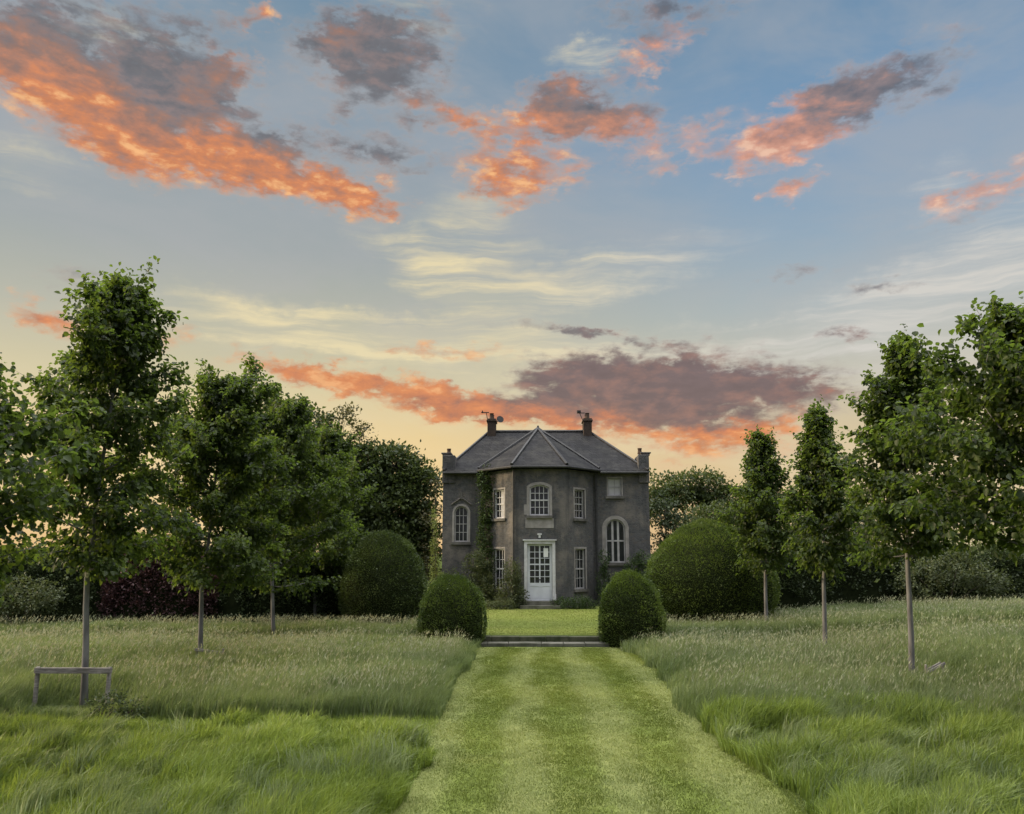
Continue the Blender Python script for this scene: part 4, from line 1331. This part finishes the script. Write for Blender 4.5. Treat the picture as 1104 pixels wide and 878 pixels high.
loose_shrub('wall_shrub', -4.15, 38.9, [(0, 0, .8, .5, .4, .8), (-.2, 0, 2.0, .16, .2, 1.0), (-.25, 0, 3.4, .13, .2, 1.1), (.4, 0, .6, .5, .4, .6)], 58, M_BRIGHT, 'climber on the left corner of the house, sunlit brightness put into its leaf colour', 'shrub', HB, 4200, 0.07, LAWN_Z)  # brighter leaf colour stands in for ivy lit from the left

# ================================================================== trees behind
BG = 'trees behind the garden'
lobes_tree('background_tree', -13.6, 45.5, 11.2, [(-.6, 0, 8.6, 2.5, 2.2, 2.6), (1.2, 0, 8.0, 2.0, 2, 2.3), (-1.8, 0, 6.2, 2.0, 2, 2.2), (.6, -.3, 5.6, 2.4, 2, 2.2), (0, 0, 3.6, 2.6, 2, 1.8)], 61, M_OAK, 'round topped dark tree rising behind the left limes', 'tree', BG, 34000, 0.28)
lobes_tree('background_tree', -10.6, 46.5, 10.8, [(0, 0, 9.0, 1.5, 1.4, 1.7), (.6, 0, 7.6, 1.4, 1.3, 1.3), (-.7, 0, 7.4, 1.3, 1.3, 1.4), (0, 0, 5.6, 1.7, 1.5, 1.6)], 62, M_SPARSE, 'thin airy tree with sky showing through its round crown', 'tree', BG, 5200, 0.22, 0.22, 0.5, None, 0.45)
lobes_tree('background_tree', -7.7, 46.0, 8.7, [(-1.5, 0, 6.8, 1.5, 1.5, 1.7), (.1, 0, 7.2, 1.4, 1.4, 1.5), (1.4, 0, 6.0, 1.3, 1.4, 1.6), (0, -.4, 4.7, 2.4, 1.8, 2.0), (1.3, 0, 3.4, 1.5, 1.6, 1.7), (-1.6, 0, 4.0, 1.7, 1.6, 2.0), (0, 0, 2.0, 2.5, 1.8, 1.5)], 63, M_OAK, 'dark bushy tree left of the house, behind the yew dome', 'tree', BG, 38000, 0.25, 0.3, 0.3, None, 0.2)
lobes_tree('slender_tree', -4.95, 44.0, 6.5, [(0, 0, 5.4, .42, .5, 1.0), (-.25, 0, 4.4, .5, .5, .9), (.1, 0, 3.0, .6, .6, 1.2), (-.2, 0, 1.4, .9, .7, 1.1)], 64, M_SPARSE, 'slender thin tree close to the left gable of the house', 'tree', BG, 2600, 0.16, 0.1, 0.3, None, 0.35)
lobes_tree('background_tree', 10.6, 53.0, 7.8, [(-1.3, 0, 6.0, 1.8, 1.5, 1.1), (.5, 0, 6.3, 1.9, 1.5, 1.05), (2.0, 0, 5.5, 1.5, 1.4, 1.0), (-2.7, 0, 5.1, 1.2, 1.3, 1.0), (3.0, 0, 4.6, 1.0, 1.2, .9)], 65, M_OAK, 'flat topped spreading tree right of the house', 'tree', BG, 11000, 0.24, 0.26, 0.35, None, 0.25)
lobes_tree('background_tree', 11.2, 50.0, 5.2, [(-1.1, 0, 4.0, 1.3, 1.3, 1.0), (.5, 0, 4.2, 1.4, 1.3, .95), (0, 0, 2.6, 2.4, 1.6, 1.6)], 66, M_OAK, 'low dark rounded tree in front of the flat topped one', 'tree', BG, 9000, 0.2, 0.2, 0.3, None, 0.15)
lobes_tree('background_tree', 7.75, 46.0, 5.7, [(-.2, 0, 4.7, .75, .8, 1.1), (.3, 0, 3.6, 1.0, 1, 1.2), (-.2, 0, 2.2, 1.1, 1, 1.4), (.9, 0, 2.4, 1.0, 1, 1.2)], 67, M_HEDGE, 'narrow green tree against the right end of the house', 'tree', BG, 8000, 0.16, 0.14, 0.3, None, 0.15)
lobes_tree('background_tree', 17.0, 47.0, 4.6, [(-2.2, 0, 2.9, 2.0, 1.6, 1.3), (.2, 0, 3.2, 2.0, 1.6, 1.2), (2.2, 0, 2.8, 1.9, 1.6, 1.3), (0, 0, 1.6, 3.2, 1.6, 1.3)], 68, M_HEDGE, 'low spreading tree behind the long hedge on the right', 'tree', BG, 11000, 0.2, 0.2, 0.3, None, 0.1)
loose_shrub('bramble_bush', -16.3, 26.9, [(-.8, 0, .9, .8, .6, .55), (.3, 0, 1.1, .9, .6, .6)], 72, M_SHRUB, 'low green bramble in front of the left end of the copper beech hedge', 'shrub', None, 3600, 0.08)
loose_shrub('bramble_bush', 15.5, 31.6, [(-1.0, 0, 1.0, 1.0, .7, .7), (.4, 0, 1.3, 1.1, .7, .75), (1.5, 0, .9, .8, .6, .6)], 73, M_SHRUB, 'mid green bramble in front of the long right hedge', 'shrub', None, 5200, 0.09)
loose_shrub('hawthorn_bush', 20.6, 36.2, [(-1.4, 0, 2.2, 1.2, .9, .9), (.2, 0, 2.6, 1.3, .9, .95), (1.7, 0, 2.4, 1.2, .9, 1.0), (0, 0, 1.2, 2.2, 1, 1.1)], 69, M_BRIGHT, 'light green bush showing over the hedge at the far right', 'shrub', None, 11000, 0.10)
loose_shrub('nettle_clump', -6.85, 13.95, [(-.15, 0, .20, .22, .2, .2), (.12, -.1, .24, .25, .2, .24), (.36, .1, .16, .22, .2, .18)], 70, M_HEDGE, 'dark clump of nettles at the right post of the timber guard', 'weeds', None, 800, 0.05)

# ================================================================== grass
def blades(name, X, Y, Hh, lean, width, rnd, m_, label, r, z=None, curl=0.35):
    N = len(X)
    Z = gz(X, Y) if z is None else z
    a = r.uniform(0, 2 * np.pi, N)
    wx, wy = np.cos(a) * width * 0.5, np.sin(a) * width * 0.5
    lx, ly = lean
    base = np.stack([X, Y, Z - 0.01], 1)
    w = np.stack([wx, wy, np.zeros(N)], 1)
    drop = np.sqrt(lx ** 2 + ly ** 2)
    mid = base + np.stack([lx * curl, ly * curl, Hh * 0.62], 1)
    tip = base + np.stack([lx, ly, np.maximum(Hh - drop * 0.35, Hh * 0.3)], 1)
    V = np.stack([base - w, base + w, mid + w * 0.85, mid - w * 0.85, tip], 1).reshape(-1, 3)
    b = np.arange(N)[:, None] * 5
    o = mesh_np(name, V, quads=b + np.array([[0, 1, 2, 3]]), tris=b + np.array([[3, 2, 4]]), mats=[m_], attrs={'rnd': np.repeat(np.clip(rnd, 0, 1), 5)})
    return tag(o, label, 'grass', kind='stuff')


def scatter(r, n, x0f, x1f, y0, y1, bias=1.0):
    """points with x between two functions of y; bias > 1 crowds them towards y0"""
    y = y0 + (y1 - y0) * r.random(n) ** bias
    a, b = x0f(y), x1f(y)
    # keep the density by area
    wdt = np.clip(b - a, 0, None)
    k = r.random(n) < wdt / wdt.max()
    y = y[k]; a = a[k]; b = b[k]
    x = a + (b - a) * r.random(len(y))
    return x, y


def edgeL(y): return PX0 + 0.30 * (fbm(y * 0.8, 1.0, 5) - 0.5) * 2
def edgeR(y): return PX1 + 0.42 * (fbm(y * 0.75, 8.0, 6) - 0.5) * 2
def wideL(y): return -(0.68 * y + 2.0)
def wideR(y): return 0.68 * y + 2.0


def wind(x, y, r, amt):
    """tufts lie over together, turning slowly across the field"""
    g = fbm(x * 1.1, y * 1.1, 81, 3); g2 = fbm(x * 0.35, y * 0.35, 82, 2)
    th = (g - 0.5) * 4.5 + (g2 - 0.5) * 4 + 0.5
    th = th * 0.6 + r.normal(0, 0.9, len(x))
    return np.cos(th) * amt + r.normal(0, 0.05, len(x)), np.sin(th) * amt * 0.7 - 0.02 + r.normal(0, 0.05, len(x))


def lush():
    r = np.random.default_rng(101)
    xs, ys = [], []
    x, y = scatter(r, 170000, wideL, edgeL, 6.3, 13.2, 0.9); xs.append(x); ys.append(y)
    x, y = scatter(r, 180000, edgeR, wideR, 6.3, 14.2, 0.9); xs.append(x); ys.append(y)
    x = np.concatenate(xs); y = np.concatenate(ys)
    # ragged back edge on the left, notch on the right
    back = np.where(x < 0, 13.0 + 1.3 * (fbm(x * 0.8, 3.0, 7) - 0.5), 14.2)
    k = (y < back) & ~((x > 0) & (x < 4.6) & (y > 12.9) & (y > 16.4 - 0.7 * x))
    x, y = x[k], y[k]
    cl = fbm(x * 2.0, y * 2.0, 90, 3); cb = fbm(x * 0.6, y * 0.6, 91, 3)
    tuft = sstep(cl, 0.3, 0.72)
    edge = np.minimum(np.where(x < 0, edgeL(y) - x, x - edgeR(y)) / 0.35, 1.0)
    H = (0.11 + 0.27 * tuft + 0.12 * cb) * (0.75 + 0.25 * np.clip(edge, 0, 1)) * r.uniform(0.65, 1.15, len(x))
    H = H * np.where(x > 0, 1.15 + 0.25 * sstep(y, 9, 13), 1.0)
    amt = H * r.uniform(0.1, 0.8, len(x))
    lx, ly = wind(x, y, r, amt)
    rn = 0.36 + 0.55 * (cb - 0.5) + 0.45 * (cl - 0.4) + r.normal(0, 0.32, len(x))
    blades('lush_grass', x, y, H, (lx, ly), 0.0105 * (y / 8.5) ** 0.8 * r.uniform(0.6, 1.5, len(x)), rn, M_LUSH, 'lush bright green grass in tufts beside the near path', r)


def tufts():
    r = np.random.default_rng(104)
    n = 520
    cx = np.where(r.random(n) < 0.4, -1, 1.0); cy = r.uniform(6.8, 14.0, n)
    cx = np.where(cx < 0, edgeL(cy) - 0.15 - r.random(n) ** 1.2 * (0.68 * cy), edgeR(cy) + 0.15 + r.random(n) ** 1.2 * (0.68 * cy))
    k = (cx > 0) | (cy < 12.6)
    cx, cy = cx[k], cy[k]; n = len(cx)
    m = r.integers(40, 150, n)
    X = np.repeat(cx, m); Y = np.repeat(cy, m); N = len(X)
    sp = np.repeat(r.uniform(0.05, 0.16, n), m)
    X = X + r.normal(0, 1, N) * sp; Y = Y + r.normal(0, 1, N) * sp
    k = (X < edgeL(Y) - 0.02) | (X > edgeR(Y) + 0.02)
    X, Y = X[k], Y[k]
    hh = np.repeat(r.uniform(0.28, 0.58, n), m)[k]; th = np.repeat(r.normal(0.3, 0.9, n), m)[k]; tone = np.repeat(r.normal(0.5, 0.22, n), m)[k]
    N = len(X)
    H = hh * r.uniform(0.6, 1.1, N); amt = H * r.uniform(0.15, 0.75, N)
    lx = np.cos(th) * amt + r.normal(0, 0.09, N) * 1.0; ly = np.sin(th) * amt * 0.6 + r.normal(0, 0.07, N)
    blades('grass_tufts', X, Y, H, (lx, ly), 0.0095 * (Y / 8.5) ** 0.8 * r.uniform(0.6, 1.4, N), tone + r.normal(0, 0.2, N), M_TALL, 'taller silvery grass tufts leaning over the near beds', r)


def in_garden(x, y):
    return (y > STEP_Y - 0.5) & (x > -3.1) & (x < 4.0)


def meadow():
    r = np.random.default_rng(102)
    xs, ys = [], []
    x, y = scatter(r, 300000, wideL, edgeL, 14.0, 29.0, 1.15); xs.append(x); ys.append(y)
    x, y = scatter(r, 400000, edgeR, wideR, 10.5, 33.5, 1.25); xs.append(x); ys.append(y)
    x = np.concatenate(xs); y = np.concatenate(ys)
    front = np.where(x < 0, 14.1 + 0.9 * (fbm(x * 0.9, 2.0, 8) - 0.5), 12.6 + 4.5 * (fbm(x * 0.55, 4.0, 9) - 0.5) + 1.4 * sstep(x, 5.5, 3.0))
    k = (y > front) & ~in_garden(x, y) & ~((x < -5.5) & (y > 28.6)) & ~((x > -3.2) & (x < 0) & (y > 25.2))
    x, y = x[k], y[k]
    cl = fbm(x * 1.6, y * 1.6, 94, 3); cb = fbm(x * 0.45, y * 0.45, 95, 3)
    edge = np.where(x < 0, edgeL(y) - x, x - edgeR(y))
    H = (0.34 + 0.18 * cl + 0.16 * cb) * (0.72 + 0.28 * sstep(edge, 0.0, 0.6)) * r.uniform(0.6, 1.12, len(x)) * (0.62 + 0.75 * fbm(x * 2.6, y * 2.6, 130, 2))
    H = H * (0.75 + 0.5 * fbm(x * 0.5, y * 0.5, 140, 2)) * (1 - 0.45 * sstep(y, 19, 29)) * (1 - 0.75 * np.exp(-((x + 7.8) / 1.0) ** 4 - ((y - 14.6) / 0.75) ** 4))
    amt = H * r.uniform(0.15, 0.6, len(x))
    lx, ly = wind(x, y, r, amt)
    rn = 0.42 + 0.6 * (cb - 0.5) + 0.3 * (cl - 0.5) + r.normal(0, 0.2, len(x))
    blades('meadow_grass', x, y, H, (lx, ly), 0.0120 * (y / 14.0) * r.uniform(0.6, 1.4, len(x)), rn, M_TALL, 'tall uncut meadow grass on both sides of the path', r)
    # flowering stems: thin stalk with a feathery drooping head
    ns = 52000
    sel = r.choice(len(x), ns, replace=False, p=None)
    Y0 = y[sel]
    keep = (Y0 > 11.0) & (fbm(x[sel] * 0.5, y[sel] * 0.5, 96, 3) + r.normal(0, 0.12, ns) > 0.40) & (edge[sel] > 0.3) & (np.hypot(x[sel] + 7.8, y[sel] - 14.6) > 1.2)
    sel = sel[keep]
    X, Y = x[sel] + r.normal(0, 0.1, len(sel)), y[sel] + r.normal(0, 0.1, len(sel))
    N = len(X)
    Hs = (0.42 + 0.24 * fbm(X * 0.6, Y * 0.6, 97, 2) + r.normal(0, 0.08, N)) * (1 - 0.42 * sstep(Y, 19, 29))
    lx, ly = wind(X, Y, r, Hs * 0.30)
    Z = gz(X, Y)
    base = np.stack([X, Y, Z], 1); top = base + np.stack([lx, ly, Hs], 1)
    a = r.uniform(0, 2 * np.pi, N); sw = 0.0022 * (Y / 14)
    w = np.stack([np.cos(a) * sw, np.sin(a) * sw, 0 * a], 1)
    hl = r.uniform(0.05, 0.11, N)[:, None]; hw = (r.uniform(0.006, 0.012, N) * (Y / 16) ** 0.6)[:, None]
    hd = np.stack([lx, ly, Hs * 0.5], 1); hd /= np.linalg.norm(hd, axis=1, keepdims=True)
    wd = np.stack([np.cos(a), np.sin(a), 0 * a], 1)
    V = np.stack([base - w, base + w, top, top + hd * hl * 0.35 + wd * hw, top + hd * hl, top + hd * hl * 0.35 - wd * hw], 1).reshape(-1, 3)
    b = np.arange(N)[:, None] * 6
    o = mesh_np('seed_heads', V, quads=b + np.array([[2, 3, 4, 5]]), tris=b + np.array([[0, 1, 2]]), mats=[M_SEED], attrs={'rnd': np.repeat(np.clip(r.normal(0.45, 0.25, N), 0, 1), 6)})
    tag(o, 'pale feathery seed heads above the meadow grass', 'grass', kind='stuff')


def mown():
    r = np.random.default_rng(103)
    y = 6.8 + (STEP_Y - 0.7 - 6.8) * r.random(260000) ** 1.5
    x = edgeL(y) + (edgeR(y) - edgeL(y)) * r.random(len(y))
    cl = fbm(x * 5, y * 3.5, 98, 3); cb = fbm(x * 0.9, y * 0.7, 99, 3)
    H = (0.020 + 0.030 * cl) * r.uniform(0.6, 1.3, len(x))
    # each pass of the mower lays the blades over one way
    sw = np.sin((x + 0.35 + 0.35 * (fbm(x * 0.5, y * 0.5, 77, 2) - 0.5) * 1.7) * 2 * np.pi / 1.25)
    lx = r.normal(0, 0.02, len(x)); ly = 0.022 * np.tanh(sw * 1.5) + r.normal(0, 0.015, len(x))
    rn = 0.42 + 0.24 * sw + 0.7 * (cb - 0.5) + r.normal(0, 0.15, len(x))
    blades('mown_grass', x, y, H, (lx, ly), 0.0080 * (y / 8.5) * r.uniform(0.6, 1.4, len(x)), rn, M_MOWN, 'short striped grass blades along the mown path', r, z=np.full(len(x), 0.004))
    # short grass in the cross gaps left and right of the path
    x1 = r.uniform(-14, PX0, 26000); y1 = r.uniform(12.8, 14.6, 26000)
    x2 = r.uniform(PX1, 4.8, 8000); y2 = r.uniform(12.6, 14.4, 8000)
    X = np.concatenate([x1, x2]); Y = np.concatenate([y1, y2])
    rn = r.normal(0.45, 0.25, len(X))
    blades('cropped_grass', X, Y, r.uniform(0.04, 0.13, len(X)), (r.normal(0, 0.03, len(X)), r.normal(0, 0.03, len(X))), 0.008 * r.uniform(0.7, 1.4, len(X)), rn, M_LUSH, 'cropped grass in the gaps between the long grass beds', r)
    # lawn
    n = 90000
    X = r.uniform(-3.6, 5.0, n); Y = STEP_Y + 0.5 + (38.6 - STEP_Y - 0.5) * r.random(n) ** 1.3
    cb = fbm(X * 0.7, Y * 0.5, 120, 3)
    blades('lawn_grass', X, Y, r.uniform(0.02, 0.045, n), (r.normal(0, 0.015, n), r.normal(0, 0.015, n)), 0.014 * r.uniform(0.7, 1.4, n), 0.45 + 0.8 * (cb - 0.5) + r.normal(0, 0.2, n), M_MOWN,
           'fine short grass of the lawn before the house', r, z=np.full(n, LAWN_Z + 0.004))


lush()
tufts()
meadow()
mown()
